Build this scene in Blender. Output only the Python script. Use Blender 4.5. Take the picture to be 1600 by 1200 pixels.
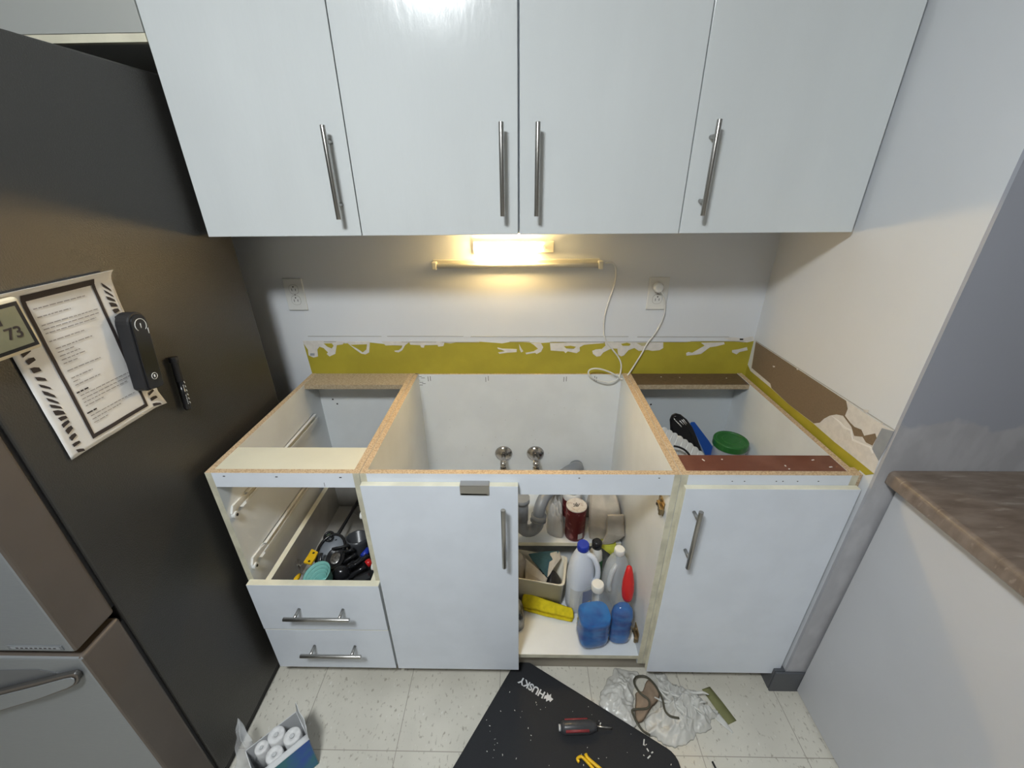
import bpy, bmesh, math, random
from mathutils import Vector, Matrix, noise
for o in list(bpy.data.objects): bpy.data.objects.remove(o)
S = bpy.context.scene
COL = S.collection
random.seed(7)
R = math.radians
# ------------------------------------------------------------------ camera
CAM = Vector((0, -1.478, 1.542)); F = 653.63
PITCH, YAW, ROLL = R(25.9425), R(1.2889), R(-0.5765)
fw = Vector((-math.sin(YAW)*math.cos(PITCH), math.cos(YAW)*math.cos(PITCH), -math.sin(PITCH)))
rt = Vector((math.cos(YAW), math.sin(YAW), 0)); up = rt.cross(fw)
rt, up = rt*math.cos(ROLL)+up*math.sin(ROLL), -rt*math.sin(ROLL)+up*math.cos(ROLL)
cd = bpy.data.cameras.new('camera'); cam = bpy.data.objects.new('camera', cd); COL.objects.link(cam)
cd.sensor_width = 36; cd.lens = F/1600*36; cd.clip_start = .02; cd.clip_end = 40
m = Matrix((rt, up, -fw)).transposed().to_4x4(); m.translation = CAM; cam.matrix_world = m
S.camera = cam
def at(px, py, ax, v):
    """the point of the photo pixel (px,py) on the plane ax = v"""
    d = (px-800)/F*rt + (600-py)/F*up + fw
    i = 'xyz'.index(ax); t = (v-CAM[i])/d[i]
    return CAM + t*d
# ------------------------------------------------------------------ world, exposure
w = bpy.data.worlds.new('world'); S.world = w; w.use_nodes = True
w.node_tree.nodes['Background'].inputs[0].default_value = (.75, .85, 1, 1)
w.node_tree.nodes['Background'].inputs[1].default_value = .25
S.view_settings.view_transform = 'Standard'; S.view_settings.look = 'None'
S.view_settings.exposure = 0.85; S.view_settings.gamma = 1; S.view_settings.use_curve_mapping = False
CEIL_LIGHT = (-.42, -1.74, 2.40); CEIL_W = 73; LAMP_W = 88
# ------------------------------------------------------------------ materials
MATS = {}
def mat(name, col, rough=.5, metal=0, noise_amt=0, noise_scale=30, bump=0, bump_scale=200, col2=None, spec=.5,
        trans=0, emit=None, es=0, alpha=1, aniso=None, coat=0, ior=1.45, sheen=0, lo=.4, hi=.6):
    if name in MATS: return MATS[name]
    M = bpy.data.materials.new(name); M.use_nodes = True; nt = M.node_tree; b = nt.nodes['Principled BSDF']
    b.inputs['Base Color'].default_value = (*col, 1); b.inputs['Roughness'].default_value = rough
    b.inputs['Metallic'].default_value = metal; b.inputs['Specular IOR Level'].default_value = spec
    b.inputs['Transmission Weight'].default_value = trans; b.inputs['Alpha'].default_value = alpha
    b.inputs['Coat Weight'].default_value = coat; b.inputs['IOR'].default_value = ior
    if sheen: b.inputs['Sheen Weight'].default_value = sheen
    if emit: b.inputs['Emission Color'].default_value = (*emit, 1); b.inputs['Emission Strength'].default_value = es
    tc = nt.nodes.new('ShaderNodeTexCoord')
    def N(scale, detail=5, vec=None):
        n = nt.nodes.new('ShaderNodeTexNoise'); n.inputs['Scale'].default_value = scale; n.inputs['Detail'].default_value = detail
        mp = nt.nodes.new('ShaderNodeMapping'); nt.links.new(tc.outputs['Object'], mp.inputs[0]); nt.links.new(mp.outputs[0], n.inputs[0])
        if aniso: mp.inputs['Scale'].default_value = aniso
        return n
    if noise_amt or col2:
        n = N(noise_scale); r = nt.nodes.new('ShaderNodeMapRange'); nt.links.new(n.outputs[0], r.inputs[0])
        r.inputs[1].default_value = lo; r.inputs[2].default_value = hi
        mx = nt.nodes.new('ShaderNodeMix'); mx.data_type = 'RGBA'; nt.links.new(r.outputs[0], mx.inputs[0])
        mx.inputs[6].default_value = (*col, 1)
        c2 = col2 if col2 else tuple(c*(1-noise_amt) for c in col)
        mx.inputs[7].default_value = (*c2, 1); nt.links.new(mx.outputs[2], b.inputs['Base Color'])
    if bump:
        n = N(bump_scale); bp = nt.nodes.new('ShaderNodeBump'); bp.inputs['Strength'].default_value = bump
        bp.inputs['Distance'].default_value = .002; nt.links.new(n.outputs[0], bp.inputs['Height']); nt.links.new(bp.outputs[0], b.inputs['Normal'])
    MATS[name] = M; return M
white = mat('white_melamine', (.73,.775,.85), .32, noise_amt=.04, noise_scale=9, bump=.04, bump_scale=260)
whiteg = mat('glossy_white_door', (.66,.69,.70), .17, noise_amt=.03, noise_scale=9, bump=.22, bump_scale=60, aniso=(1,1,.28))
inner = mat('interior_white', (.72,.745,.76), .45, noise_amt=.07, noise_scale=6)
cream = mat('cream_edge_band', (.80,.76,.60), .45, noise_amt=.12, noise_scale=14)
creamd = mat('aged_cream_edge', (.64,.61,.48), .5, noise_amt=.2, noise_scale=20)
creamp = mat('cream_melamine', (.66,.64,.52), .4, noise_amt=.05, noise_scale=8)
chip = mat('particle_board', (.57,.44,.29), .85, col2=(.38,.265,.16), noise_scale=240, bump=.4, bump_scale=300, lo=.42, hi=.62)
chipg = mat('grey_particle_board', (.46,.37,.25), .85, col2=(.35,.27,.17), noise_scale=160, bump=.4, bump_scale=250)
darkm = mat('dark_brown_melamine', (.075,.045,.028), .4, col2=(.13,.085,.055), noise_scale=60, aniso=(1,6,1))
redm = mat('red_brown_melamine', (.13,.042,.024), .35, col2=(.17,.066,.042), noise_scale=12)
steel = mat('brushed_steel', (.42,.41,.39), .3, 1, bump=.05, bump_scale=400)
chrome = mat('chrome', (.46,.44,.42), .14, 1)
brass = mat('tarnished_brass', (.30,.23,.13), .35, .9)
fridge_side = mat('textured_dark_metal', (.066,.063,.058), .33, .5, bump=.55, bump_scale=330)
fridge_edge = mat('door_edge_metal', (.135,.112,.095), .38, .35, noise_amt=.1, noise_scale=5)
fridge_front = mat('stainless_front', (.26,.275,.29), .4, .35, noise_amt=.06, noise_scale=60, aniso=(1,1,30))
black = mat('black_rubber', (.012,.012,.014), .5)
blackg = mat('glossy_black_plastic', (.014,.014,.016), .18)
matm = mat('black_foam', (.016,.017,.02), .75, bump=.4, bump_scale=500)
plast = mat('white_plastic', (.66,.66,.64), .35)
plastg = mat('grey_white_plastic', (.55,.56,.57), .4)
ivory = mat('ivory_plastic', (.62,.59,.50), .4)
slotm = mat('dark_slot', (.02,.018,.015), .6)
pvc = mat('grey_pvc', (.21,.225,.25), .35)
paper = mat('paper', (.72,.71,.70), .75, bump=.25, bump_scale=40)
ink = mat('dark_ink', (.035,.026,.026), .7)
inkg = mat('grey_ink', (.28,.26,.25), .7)
teal = mat('teal_plastic', (.20,.46,.42), .4)
yel = mat('yellow_plastic', (.78,.48,.012), .4)
yel2 = mat('yellow_cloth', (.68,.54,.01), .9, noise_amt=.15, noise_scale=60, bump=.6, bump_scale=200)
red = mat('red_plastic', (.55,.018,.018), .35)
darkred = mat('dark_red_label', (.11,.009,.012), .35, col2=(.30,.10,.10), noise_scale=45, lo=.58, hi=.66)
blue = mat('blue_plastic', (.012,.035,.36), .4)
blue2 = mat('bright_blue_plastic', (.01,.075,.36), .4)
green = mat('green_lid_plastic', (.018,.12,.024), .35)
navy = mat('navy_label', (.03,.06,.25), .4)
greenl = mat('green_label', (.02,.15,.05), .4)
gunmetal = mat('dark_grey_plastic', (.05,.052,.058), .3)
jugw = mat('white_bottle_plastic', (.66,.70,.78), .35)
clear = mat('clear_plastic', (.38,.42,.46), .04, alpha=.17, spec=1)
cleard = mat('frosted_clear_plastic', (.60,.64,.67), .15, alpha=.45, spec=.8)
liquid = mat('blue_liquid', (.0,.17,.56), .06, trans=.1, ior=1.3, col2=(.0,.07,.34), noise_scale=16, aniso=(1,1,2))
film = mat('clear_film', (.72,.73,.74), .15, alpha=.35)
linen = mat('beige_cloth', (.52,.48,.42), .95, noise_amt=.15, noise_scale=18, bump=.4, bump_scale=150)
towel = mat('teal_cloth', (.04,.10,.125), .95, noise_amt=.2, noise_scale=40, bump=.5, bump_scale=200)
rag = mat('yellow_green_cloth', (.50,.52,.06), .9, noise_amt=.2, noise_scale=40)
bagw = mat('white_plastic_bag', (.66,.65,.61), .27, alpha=.93, noise_amt=.1, noise_scale=14)
kraft = mat('brown_paper', (.30,.22,.155), .85, noise_amt=.15, noise_scale=40)
tape = mat('green_masking_tape', (.20,.20,.085), .8, noise_amt=.1, noise_scale=30)
bluep = mat('printed_teal_card', (.02,.16,.20), .5, col2=(.015,.07,.40), noise_scale=9)
rollm = mat('white_paper_roll', (.74,.74,.74), .8, noise_amt=.12, noise_scale=90, bump=.3, bump_scale=90)
cardw = mat('white_card', (.62,.63,.64), .7)
wallm = mat('wall_white_paint', (.67,.69,.72), .55, noise_amt=.03, noise_scale=3, bump=.05, bump_scale=120)
yellowp = mat('mustard_green_paint', (.41,.35,.035), .5, noise_amt=.12, noise_scale=8, bump=.06, bump_scale=60)
tornw = mat('torn_plaster', (.68,.65,.61), .85, noise_amt=.08, noise_scale=60, bump=.4, bump_scale=120)
roomm = mat('room_wall_paint', (.34,.33,.31), .6)
crackm = mat('cut_line', (.40,.39,.36), .9)
brownp = mat('exposed_brown_board_paper', (.205,.148,.092), .9, noise_amt=.08, noise_scale=200)
greyd = mat('grey_old_paint', (.30,.32,.345), .5, noise_amt=.1, noise_scale=30)
lidm = mat('scuffed_can_lid', (.60,.56,.52), .5, col2=(.42,.33,.28), noise_scale=60, lo=.5, hi=.75)
lcd = mat('lcd_glass', (.20,.20,.13), .25, noise_amt=.1, noise_scale=40)
creamf = mat('cream_bezel', (.72,.64,.47), .4)
stone = None
def nodes_mat(name, rough):
    M = bpy.data.materials.new(name); M.use_nodes = True; nt = M.node_tree; b = nt.nodes['Principled BSDF']
    b.inputs['Roughness'].default_value = rough
    return M, nt, b
def node(nt, t, **k):
    n = nt.nodes.new(t)
    for a, v in k.items(): setattr(n, a, v)
    return n
def mixc(nt, fac, a, b_):
    mx = node(nt, 'ShaderNodeMix', data_type='RGBA')
    if hasattr(fac, 'links'): nt.links.new(fac, mx.inputs[0])
    else: mx.inputs[0].default_value = fac
    for i, c in ((6, a), (7, b_)):
        if isinstance(c, tuple): mx.inputs[i].default_value = (*c, 1)
        else: nt.links.new(c, mx.inputs[i])
    return mx.outputs[2]
def rng(nt, src, lo, hi):
    r = node(nt, 'ShaderNodeMapRange'); nt.links.new(src, r.inputs[0]); r.inputs[1].default_value = lo; r.inputs[2].default_value = hi; return r.outputs[0]
def noi(nt, vec, scale, detail=4, sc=(1,1,1), rot=(0,0,0)):
    mp = node(nt, 'ShaderNodeMapping'); nt.links.new(vec, mp.inputs[0]); mp.inputs['Scale'].default_value = sc; mp.inputs['Rotation'].default_value = rot
    n = node(nt, 'ShaderNodeTexNoise'); n.inputs['Scale'].default_value = scale; n.inputs['Detail'].default_value = detail
    nt.links.new(mp.outputs[0], n.inputs[0]); return n.outputs[0]
# floor tile: speckled beige vinyl squares, thin seams
floorm, nt, b = nodes_mat('speckled_vinyl_tile', .42)
tc = node(nt, 'ShaderNodeNewGeometry').outputs['Position']
base = mixc(nt, rng(nt, noi(nt, tc, 5, 5), .35, .65), (.66,.63,.55), (.57,.545,.475))
sp1 = rng(nt, noi(nt, tc, 105, 3, (1.0,.55,1), (0,0,.2)), .60, .70); base = mixc(nt, sp1, base, (.38,.35,.29))
sp2 = rng(nt, noi(nt, tc, 90, 3, (1,.5,1), (0,0,-.3)), .66, .76); base = mixc(nt, sp2, base, (.74,.72,.67))
br = node(nt, 'ShaderNodeTexBrick'); br.offset = 0; br.squash = 1
mp = node(nt, 'ShaderNodeMapping'); nt.links.new(tc, mp.inputs[0]); mp.inputs['Location'].default_value = (.680, .835, 0)
nt.links.new(mp.outputs[0], br.inputs[0]); br.inputs['Scale'].default_value = 1
br.inputs['Brick Width'].default_value = .305; br.inputs['Row Height'].default_value = .305
br.inputs['Mortar Size'].default_value = .0013; br.inputs['Mortar Smooth'].default_value = .3
base = mixc(nt, br.outputs['Fac'], base, (.34,.31,.26)); nt.links.new(base, b.inputs['Base Color'])
# brown stone laminate
stone, nt, b = nodes_mat('brown_stone_laminate', .32)
tc = node(nt, 'ShaderNodeNewGeometry').outputs['Position']
c = mixc(nt, rng(nt, noi(nt, tc, 22, 8, (.6,2.2,1), (0,0,.5)), .33, .68), (.15,.11,.082), (.235,.185,.148))
c = mixc(nt, rng(nt, noi(nt, tc, 40, 6, (.4,2.5,1), (0,0,.5)), .60, .72), c, (.30,.25,.205)); nt.links.new(c, b.inputs['Base Color'])
# wall end: grey-blue paint with a lighter skim coat low down
retm, nt, b = nodes_mat('grey_blue_wall_paint', .5)
g = node(nt, 'ShaderNodeNewGeometry').outputs['Position']; sx = node(nt, 'ShaderNodeSeparateXYZ'); nt.links.new(g, sx.inputs[0])
ad = node(nt, 'ShaderNodeMath', operation='MULTIPLY_ADD'); nt.links.new(noi(nt, g, 7, 4), ad.inputs[0]); ad.inputs[1].default_value = .16; nt.links.new(sx.outputs[2], ad.inputs[2])
fac = rng(nt, ad.outputs[0], 1.115, 1.125)
skim = mixc(nt, rng(nt, noi(nt, g, 16, 6, (1.6,1,.8), (0,.6,0)), .4, .62), (.41,.41,.435), (.47,.47,.495))
nt.links.new(mixc(nt, fac, skim, (.36,.375,.43)), b.inputs['Base Color'])
# ------------------------------------------------------------------ mesh helpers
class MB:
    def __init__(s): s.bm = bmesh.new(); s.mats = []
    def mi(s, m):
        if m not in s.mats: s.mats.append(m)
        return s.mats.index(m)
    def face(s, vs, m, smooth=False):
        try: f = s.bm.faces.new(vs)
        except ValueError: return None
        f.material_index = s.mi(m); f.smooth = smooth; return f
    def box(s, x0, x1, y0, y1, z0, z1, m, M=None, over=None):
        if x0 > x1: x0, x1 = x1, x0
        if y0 > y1: y0, y1 = y1, y0
        if z0 > z1: z0, z1 = z1, z0
        P = [Vector((x, y, z)) for z in (z0, z1) for y in (y0, y1) for x in (x0, x1)]
        if M: P = [M @ p for p in P]
        v = [s.bm.verts.new(p) for p in P]
        for k, idx in (('-z',(0,2,3,1)), ('+z',(4,5,7,6)), ('-y',(0,1,5,4)), ('+y',(2,6,7,3)), ('-x',(0,4,6,2)), ('+x',(1,3,7,5))):
            s.face([v[i] for i in idx], (over or {}).get(k, m))
        return s
    def tube(s, pts, r, m, n=12, cap=True, smooth=True, M=None):
        pts = [Vector(p) for p in pts]; rings = []; k = len(pts)
        rs = r if isinstance(r, (list, tuple)) else [r]*k
        t0 = (pts[1]-pts[0]).normalized(); a = t0.orthogonal().normalized()
        for i, p in enumerate(pts):
            t = (pts[min(i+1,k-1)]-pts[max(i-1,0)])
            t = t.normalized() if t.length > 1e-9 else t0
            a = (a - a.dot(t)*t)
            a = a.normalized() if a.length > 1e-6 else t.orthogonal().normalized()
            c = t.cross(a)
            q = [p + rs[i]*(math.cos(6.28318*j/n)*a + math.sin(6.28318*j/n)*c) for j in range(n)]
            rings.append([s.bm.verts.new(M @ x if M else x) for x in q])
        for i in range(k-1):
            for j in range(n): s.face([rings[i][j], rings[i][(j+1)%n], rings[i+1][(j+1)%n], rings[i+1][j]], m, smooth)
        if cap: s.face(rings[0][::-1], m); s.face(rings[-1], m)
        return s
    def lathe(s, prof, c, m, n=28, ax=None, smooth=True, cap=True, sx=1, sy=1, wob=0, pw=2):
        """prof = [(r,z)...]; pw>2 makes a squarish section; ax = Matrix to orient"""
        rings = []
        for r, z in prof:
            ring = []
            for j in range(n):
                t = 6.28318*j/n; ct, st = math.cos(t), math.sin(t)
                e = 1 if pw == 2 else (abs(ct)**pw+abs(st)**pw)**(-1/pw)
                p = Vector((r*ct*e*sx, r*st*e*sy, z))
                if ax: p = ax @ p
                ring.append(s.bm.verts.new(p + Vector(c)))
            rings.append(ring)
        for i in range(len(rings)-1):
            for j in range(n): s.face([rings[i][j], rings[i][(j+1)%n], rings[i+1][(j+1)%n], rings[i+1][j]], m, smooth)
        if cap:
            s.face(rings[0][::-1], m); s.face(rings[-1], m)
        return s
    def prism(s, pts, d, m, side=None):
        """polygon (list of 3D points) pushed along d"""
        d = Vector(d); a = [s.bm.verts.new(Vector(p)) for p in pts]; b2 = [s.bm.verts.new(Vector(p)+d) for p in pts]
        s.face(a[::-1], m); s.face(b2, m)
        k = len(pts)
        for i in range(k): s.face([a[i], a[(i+1)%k], b2[(i+1)%k], b2[i]], side or m)
        return s
    def blob(s, outline, z0, h, m, rings=9, amp=.01, scale=14, seed=0, base=None, per=10, dome=.6, jag=.004):
        """crumpled heap over a star-shaped outline of (x,y) points"""
        k = len(outline); pts = []
        for i in range(k):
            for t in range(per):
                f = t/per; p = [Vector((*outline[(i+q)%k], 0)) for q in (-1,0,1,2)]
                pts.append(.5*((2*p[1])+(-p[0]+p[2])*f+(2*p[0]-5*p[1]+4*p[2]-p[3])*f*f+(-p[0]+3*p[1]-3*p[2]+p[3])*f**3))
        c = sum(pts, Vector())/len(pts); R_ = []
        pts = [p+(p-c).normalized()*jag*(noise.noise(p*32)+.5*noise.noise(p*80)) for p in pts]
        for q in range(rings+1):
            f = q/rings; ring = []
            for p in pts:
                x = c.lerp(p, f); e = (1-f**2)**dome if f < 1 else 0
                nz = noise.noise(Vector((x.x*scale, x.y*scale, seed)))
                rd = .75*abs(noise.noise(Vector((x.x*scale*1.5+9, x.y*scale*1.1, seed+3))))+.25*abs(noise.noise(Vector((x.x*scale*3+3, x.y*scale*3, seed+5))))
                z = z0 + h*e*(.75+.5*nz) + amp*e*(1-2.2*rd) + (.001 if f < 1 else 0)
                ring.append(s.bm.verts.new((x.x, x.y, max(z0, z))))
            R_.append(ring)
        n = len(pts)
        for q in range(1, rings):
            for j in range(n): s.face([R_[q][j], R_[q+1][j], R_[q+1][(j+1)%n], R_[q][(j+1)%n]], m, True)
        for v in R_[0][1:]: s.bm.verts.remove(v)
        for j in range(n): s.face([R_[0][0], R_[1][j], R_[1][(j+1)%n]], m, True)
        s.face([v for v in R_[-1]][::-1], m)
        return s
    def sheet(s, P, nu, nv, th, m, amp=0, scale=20, seed=0):
        """quad sheet from corner grid P[i][j] (rows of 3D points, bilinear), given thickness"""
        rows, cols = len(P), len(P[0]); top = []
        for i in range(nu+1):
            u = i/nu*(rows-1); a = min(int(u), rows-2); fu = u-a; fu = fu*fu*(3-2*fu); row = []
            for j in range(nv+1):
                v = j/nv*(cols-1); c = min(int(v), cols-2); fv = v-c
                A = Vector(P[a][c]).lerp(Vector(P[a][c+1]), fv); B = Vector(P[a+1][c]).lerp(Vector(P[a+1][c+1]), fv)
                row.append(A.lerp(B, fu))
            top.append(row)
        nm = (top[nu//2+1][nv//2]-top[nu//2][nv//2]).cross(top[nu//2][nv//2+1]-top[nu//2][nv//2]).normalized() if nu > 1 and nv > 1 else Vector((0,0,1))
        T, B = [], []
        for i, row in enumerate(top):
            a, c = [], []
            for p in row:
                d = amp*noise.noise(p*scale+Vector((seed, 0, 0)))
                a.append(s.bm.verts.new(p+nm*(d+th/2))); c.append(s.bm.verts.new(p+nm*(d-th/2)))
            T.append(a); B.append(c)
        for i in range(nu):
            for j in range(nv):
                s.face([T[i][j], T[i+1][j], T[i+1][j+1], T[i][j+1]], m, True); s.face([B[i][j], B[i][j+1], B[i+1][j+1], B[i+1][j]], m, True)
        for i in range(nu):
            s.face([T[i][0], B[i][0], B[i+1][0], T[i+1][0]], m); s.face([T[i][nv], T[i+1][nv], B[i+1][nv], B[i][nv]], m)
        for j in range(nv):
            s.face([T[0][j], T[0][j+1], B[0][j+1], B[0][j]], m); s.face([T[nu][j], B[nu][j], B[nu][j+1], T[nu][j+1]], m)
        return s
    def build(s, name, parent=None, bevel=0, local=False, seg=2, label=None, fix=True):
        if fix: bmesh.ops.recalc_face_normals(s.bm, faces=s.bm.faces)
        me = bpy.data.meshes.new(name)
        if parent is not None: off = Vector((0,0,0)) if local else Vector(parent['_o'])
        elif local: off = Vector((0,0,0))
        else:
            vs = [v.co for v in s.bm.verts]
            off = Vector(((min(v.x for v in vs)+max(v.x for v in vs))/2, (min(v.y for v in vs)+max(v.y for v in vs))/2, min(v.z for v in vs)))
        for v in s.bm.verts: v.co -= off
        s.bm.to_mesh(me); s.bm.free()
        for m_ in s.mats: me.materials.append(m_)
        o = bpy.data.objects.new(name, me); COL.objects.link(o)
        if parent is not None: o.parent = parent; o['_o'] = parent['_o']
        else: o.location = off
        if bevel:
            bv = o.modifiers.new('bevel', 'BEVEL'); bv.width = bevel; bv.segments = seg; bv.limit_method = 'ANGLE'; bv.angle_limit = R(40)
        if label: o['label'] = label
        return o
def thing(name, label, cat, loc=(0,0,0), group=None, rot=0):
    o = bpy.data.objects.new(name, None); COL.objects.link(o); o.location = loc; o.rotation_euler[2] = rot; o.empty_display_size = .05
    o['_o'] = list(loc); o['label'] = label; o['category'] = cat
    if group: o['group'] = group
    return o
def tag(o, label, cat, group=None, kind=None):
    o['label'] = label; o['category'] = cat
    if group: o['group'] = group
    if kind: o['kind'] = kind
    return o
def struct(o, label=None):
    o['kind'] = 'structure'
    if label: o['label'] = label
    return o
def copy_tree(o, parent=None):
    c = o.copy(); COL.objects.link(c)
    if parent is not None: c.parent = parent
    for ch in o.children: copy_tree(ch, c)
    return c
def smooth_path(pts, n=8):
    pts = [Vector(p) for p in pts]; out = []; k = len(pts)
    for i in range(k-1):
        p = [pts[max(i-1,0)], pts[i], pts[i+1], pts[min(i+2,k-1)]]
        for t in range(n):
            f = t/n; out.append(.5*((2*p[1])+(-p[0]+p[2])*f+(2*p[0]-5*p[1]+4*p[2]-p[3])*f*f+(-p[0]+3*p[1]-3*p[2]+p[3])*f**3))
    return out+[pts[-1]]
def text_mesh(name, body, size, m, extrude=.0004, bold=0, font_off=0):
    c = bpy.data.curves.new(name, 'FONT'); c.body = body; c.size = size; c.extrude = extrude; c.offset = bold; c.align_x = 'CENTER'; c.align_y = 'CENTER'
    t = bpy.data.objects.new('tmp', c); COL.objects.link(t); dg = bpy.context.evaluated_depsgraph_get()
    me = bpy.data.meshes.new_from_object(t.evaluated_get(dg)); bpy.data.objects.remove(t); bpy.data.curves.remove(c)
    me.name = name; me.materials.clear(); me.materials.append(m); return me
def add_text(name, body, size, m, parent, pos, xdir, ydir, **k):
    me = text_mesh(name, body, size, m, **k); X = Vector(xdir).normalized(); Y = Vector(ydir).normalized(); Z = X.cross(Y)
    Mx = Matrix((X, Y, Z)).transposed().to_4x4(); Mx.translation = Vector(pos) - Vector(parent['_o'])
    me.transform(Mx); o = bpy.data.objects.new(name, me); COL.objects.link(o); o.parent = parent; o['_o'] = parent['_o']; return o
# ------------------------------------------------------------------ the room
XR, YE, XP = .863, -.648, .917
b_ = MB(); b_.box(-1.8, 2.3, -3.2, .12, -.05, 0, floorm); struct(b_.build('floor'))
b_ = MB(); b_.box(-1.8, 2.3, -3.2, .12, 2.46, 2.52, mat('ceiling_paint', (.5,.5,.49), .6)); struct(b_.build('ceiling'))
b_ = MB(); b_.box(-1.9, -1.8, -3.2, .12, 0, 2.46, roomm); struct(b_.build('wall_left'))
b_ = MB(); b_.box(2.3, 2.4, -3.2, .12, 0, 2.46, roomm); struct(b_.build('wall_far_right'))
b_ = MB(); b_.box(-1.8, 2.3, -3.3, -3.2, 0, 2.46, roomm); struct(b_.build('wall_rear'))
# back wall with the mustard strip, torn white paper and the cut line
b_ = MB(); b_.box(-1.8, 2.3, 0, .12, 0, 2.46, wallm)
def zb(px, py, y=-.0004): return at(px, py, 'y', y)
def Z5(X, Y): return (470+X/4.444, 510+Y/4.444)
def Z6(X, Y): return (820+X/4.324, 510+Y/4.324)
top = [Z5(*p) for p in ((20,112),(60,118),(160,108),(240,108),(310,118),(400,110),(480,112),(600,124),(700,112),(780,108),(900,118),(980,112),(1040,118),(1100,108),(1240,106),(1400,118),(1470,104),(1590,112))]
top += [Z6(*p) for p in ((120,112),(230,104),(400,120),(560,104),(700,108),(850,104),(1000,106),(1180,102),(1380,98),(1480,108),(1548,98))]
poly = [zb(*p) for p in top] + [Vector((.872,-.0004,.86)), Vector((-.815,-.0004,.86))]
poly[0] = zb(474, 535)
b_.prism(poly, (0,-.0008,0), yellowp)
def torn(lst, f, y=-.0012, m=tornw): b_.prism([zb(*f(*p), y) for p in lst], (0,-.0012,0), m)
torn([(15,100),(160,100),(250,102),(310,104),(290,125),(250,130),(240,190),(200,208),(180,190),(190,180),(160,150),(130,140),(115,160),(120,208),(90,216),(55,200),(50,160),(20,118)], Z5)
torn([(310,104),(480,104),(475,180),(450,194),(420,188),(380,160),(340,128)], Z5)
torn([(345,128),(460,124),(455,160),(430,180),(400,158)], Z5, -.0026, yellowp)
torn([(160,118),(215,118),(228,135),(215,152),(185,140)], Z5, -.0026, yellowp)
torn([(560,104),(760,104),(725,130),(705,165),(680,180),(655,176),(650,168),(680,165),(700,150),(706,132),(640,130),(590,132)], Z5)
torn([(750,100),(1000,106),(990,136),(955,140),(950,128),(860,130),(855,148),(835,144),(830,130),(760,126)], Z5)
torn([(1365,146),(1400,154),(1470,156),(1500,158),(1498,178),(1430,182),(1380,190),(1370,180),(1420,172),(1400,164),(1370,156)], Z5)
torn([(1515,122),(1530,150),(1545,172),(1530,180),(1520,160)], Z5)
torn([(40,112),(110,114),(124,140),(110,170),(80,186),(70,178),(10,188),(5,178),(60,168),(90,150),(60,124)], Z6)
torn([(170,112),(400,108),(520,104),(540,112),(440,120),(400,124),(370,140),(372,165),(350,180),(290,168),(275,180),(265,168),(175,162)], Z6)
torn([(265,134),(310,130),(345,138),(330,150),(280,148)], Z6, -.0026, yellowp)
torn([(540,106),(935,108),(935,145),(910,160),(860,165),(830,158),(770,165),(740,145),(700,160),(670,195),(650,202),(630,190),(625,150),(590,148),(560,160),(530,175),(510,200),(485,204),(460,185),(455,165),(480,155),(520,152),(545,130)], Z6)
torn([(650,118),(690,110),(715,118),(705,130),(660,130)], Z6, -.0026, yellowp)
torn([(755,112),(840,110),(830,128),(790,132)], Z6, -.0026, mat('pale_olive_stain', (.46,.43,.24), .8))
torn([(1190,110),(1345,106),(1350,120),(1290,135),(1250,140),(1190,185),(1160,190),(1092,197),(1090,180),(1105,172),(1130,178),(1180,150),(1215,130)], Z6)
torn([(1400,160),(1440,155),(1500,140),(1505,160),(1450,172),(1430,188),(1400,175)], Z6)
torn([(1350,80),(1400,72),(1470,80),(1540,66),(1552,96),(1500,108),(1400,98)], Z6)
for x0, x1, y in ((50,560,66),(600,1130,66),(1180,1600,68)): torn([(x0,y),(x1,y+1),(x1,y+4),(x0,y+4)], Z5, -.0002, crackm)
for x0, x1, y in ((0,700,66),(760,1380,68)): torn([(x0,y),(x1,y+1),(x1,y+4),(x0,y+4)], Z6, -.0002, crackm)
for x0, x1, y in ((160,245,104),(700,940,106),(980,1240,107),(1450,1590,104)): torn([(x0,y),(x1,y),(x1,y+4),(x0,y+4)], Z5, -.0024, crackm)
for x0, x1, y in ((170,560,103),(600,1100,103),(1120,1480,98)): torn([(x0,y),(x1,y),(x1,y+3),(x0,y+3)], Z6, -.0024, crackm)
torn([(66,186),(96,186),(96,202),(66,202)], Z5, -.0026, greyd)
torn([(1452,82),(1475,82),(1475,92),(1452,92)], Z6, -.0026, slotm)
struct(b_.build('wall_back', fix=False), 'white painted back wall with a mustard strip under torn white edges')
# right wall with the torn-off patch
b_ = MB(); b_.box(XR, XR+.10, -.640, 0, 0, 2.46, wallm)
def Z3(X, Y): return (1140+X/4.614, 500+Y/4.614)
def rw(lst, x, m, th=.0008):
    b_.prism([at(*Z3(*p), 'x', x) for p in lst], (-th,0,0), m)
edge = [(150,365),(300,490),(430,610),(605,745),(760,880),(900,990),(1045,1110)]
pl = [at(*Z3(*p), 'x', XR-.0002) for p in edge]
b_.prism(pl+[Vector((XR-.0002,-.622,.872)), Vector((XR-.0002,-.60,.872)), Vector((XR-.0002,-.60,.83)), Vector((XR-.0002,-.002,.83)), Vector((XR-.0002,-.002,.905))], (-.0008,0,0), yellowp)
rw([(190,155),(840,580),(1120,765),(1185,800),(1075,1020),(1045,1108),(900,990),(760,880),(605,745),(430,610),(300,490),(150,365)], XR-.0003, tornw, .0012)
rw([(190,157),(840,582),(852,640),(832,690),(870,740),(900,770),(950,790),(970,835),(1050,818),(1060,850),(1030,905),(985,882),(960,842),(900,835),(880,770),(820,690),(770,680),(720,690),(680,712),(650,740),(608,745),(430,610),(303,490),(295,458),(160,345)], XR-.0016, brownp)
rw([(1100,780),(1185,802),(1130,920),(1075,1015),(1030,930),(1040,900),(1062,850)], XR-.0016, greyd)
rw([(190,148),(1190,792),(1190,797),(190,153)], XR-.0016, crackm, .0006)
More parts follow.
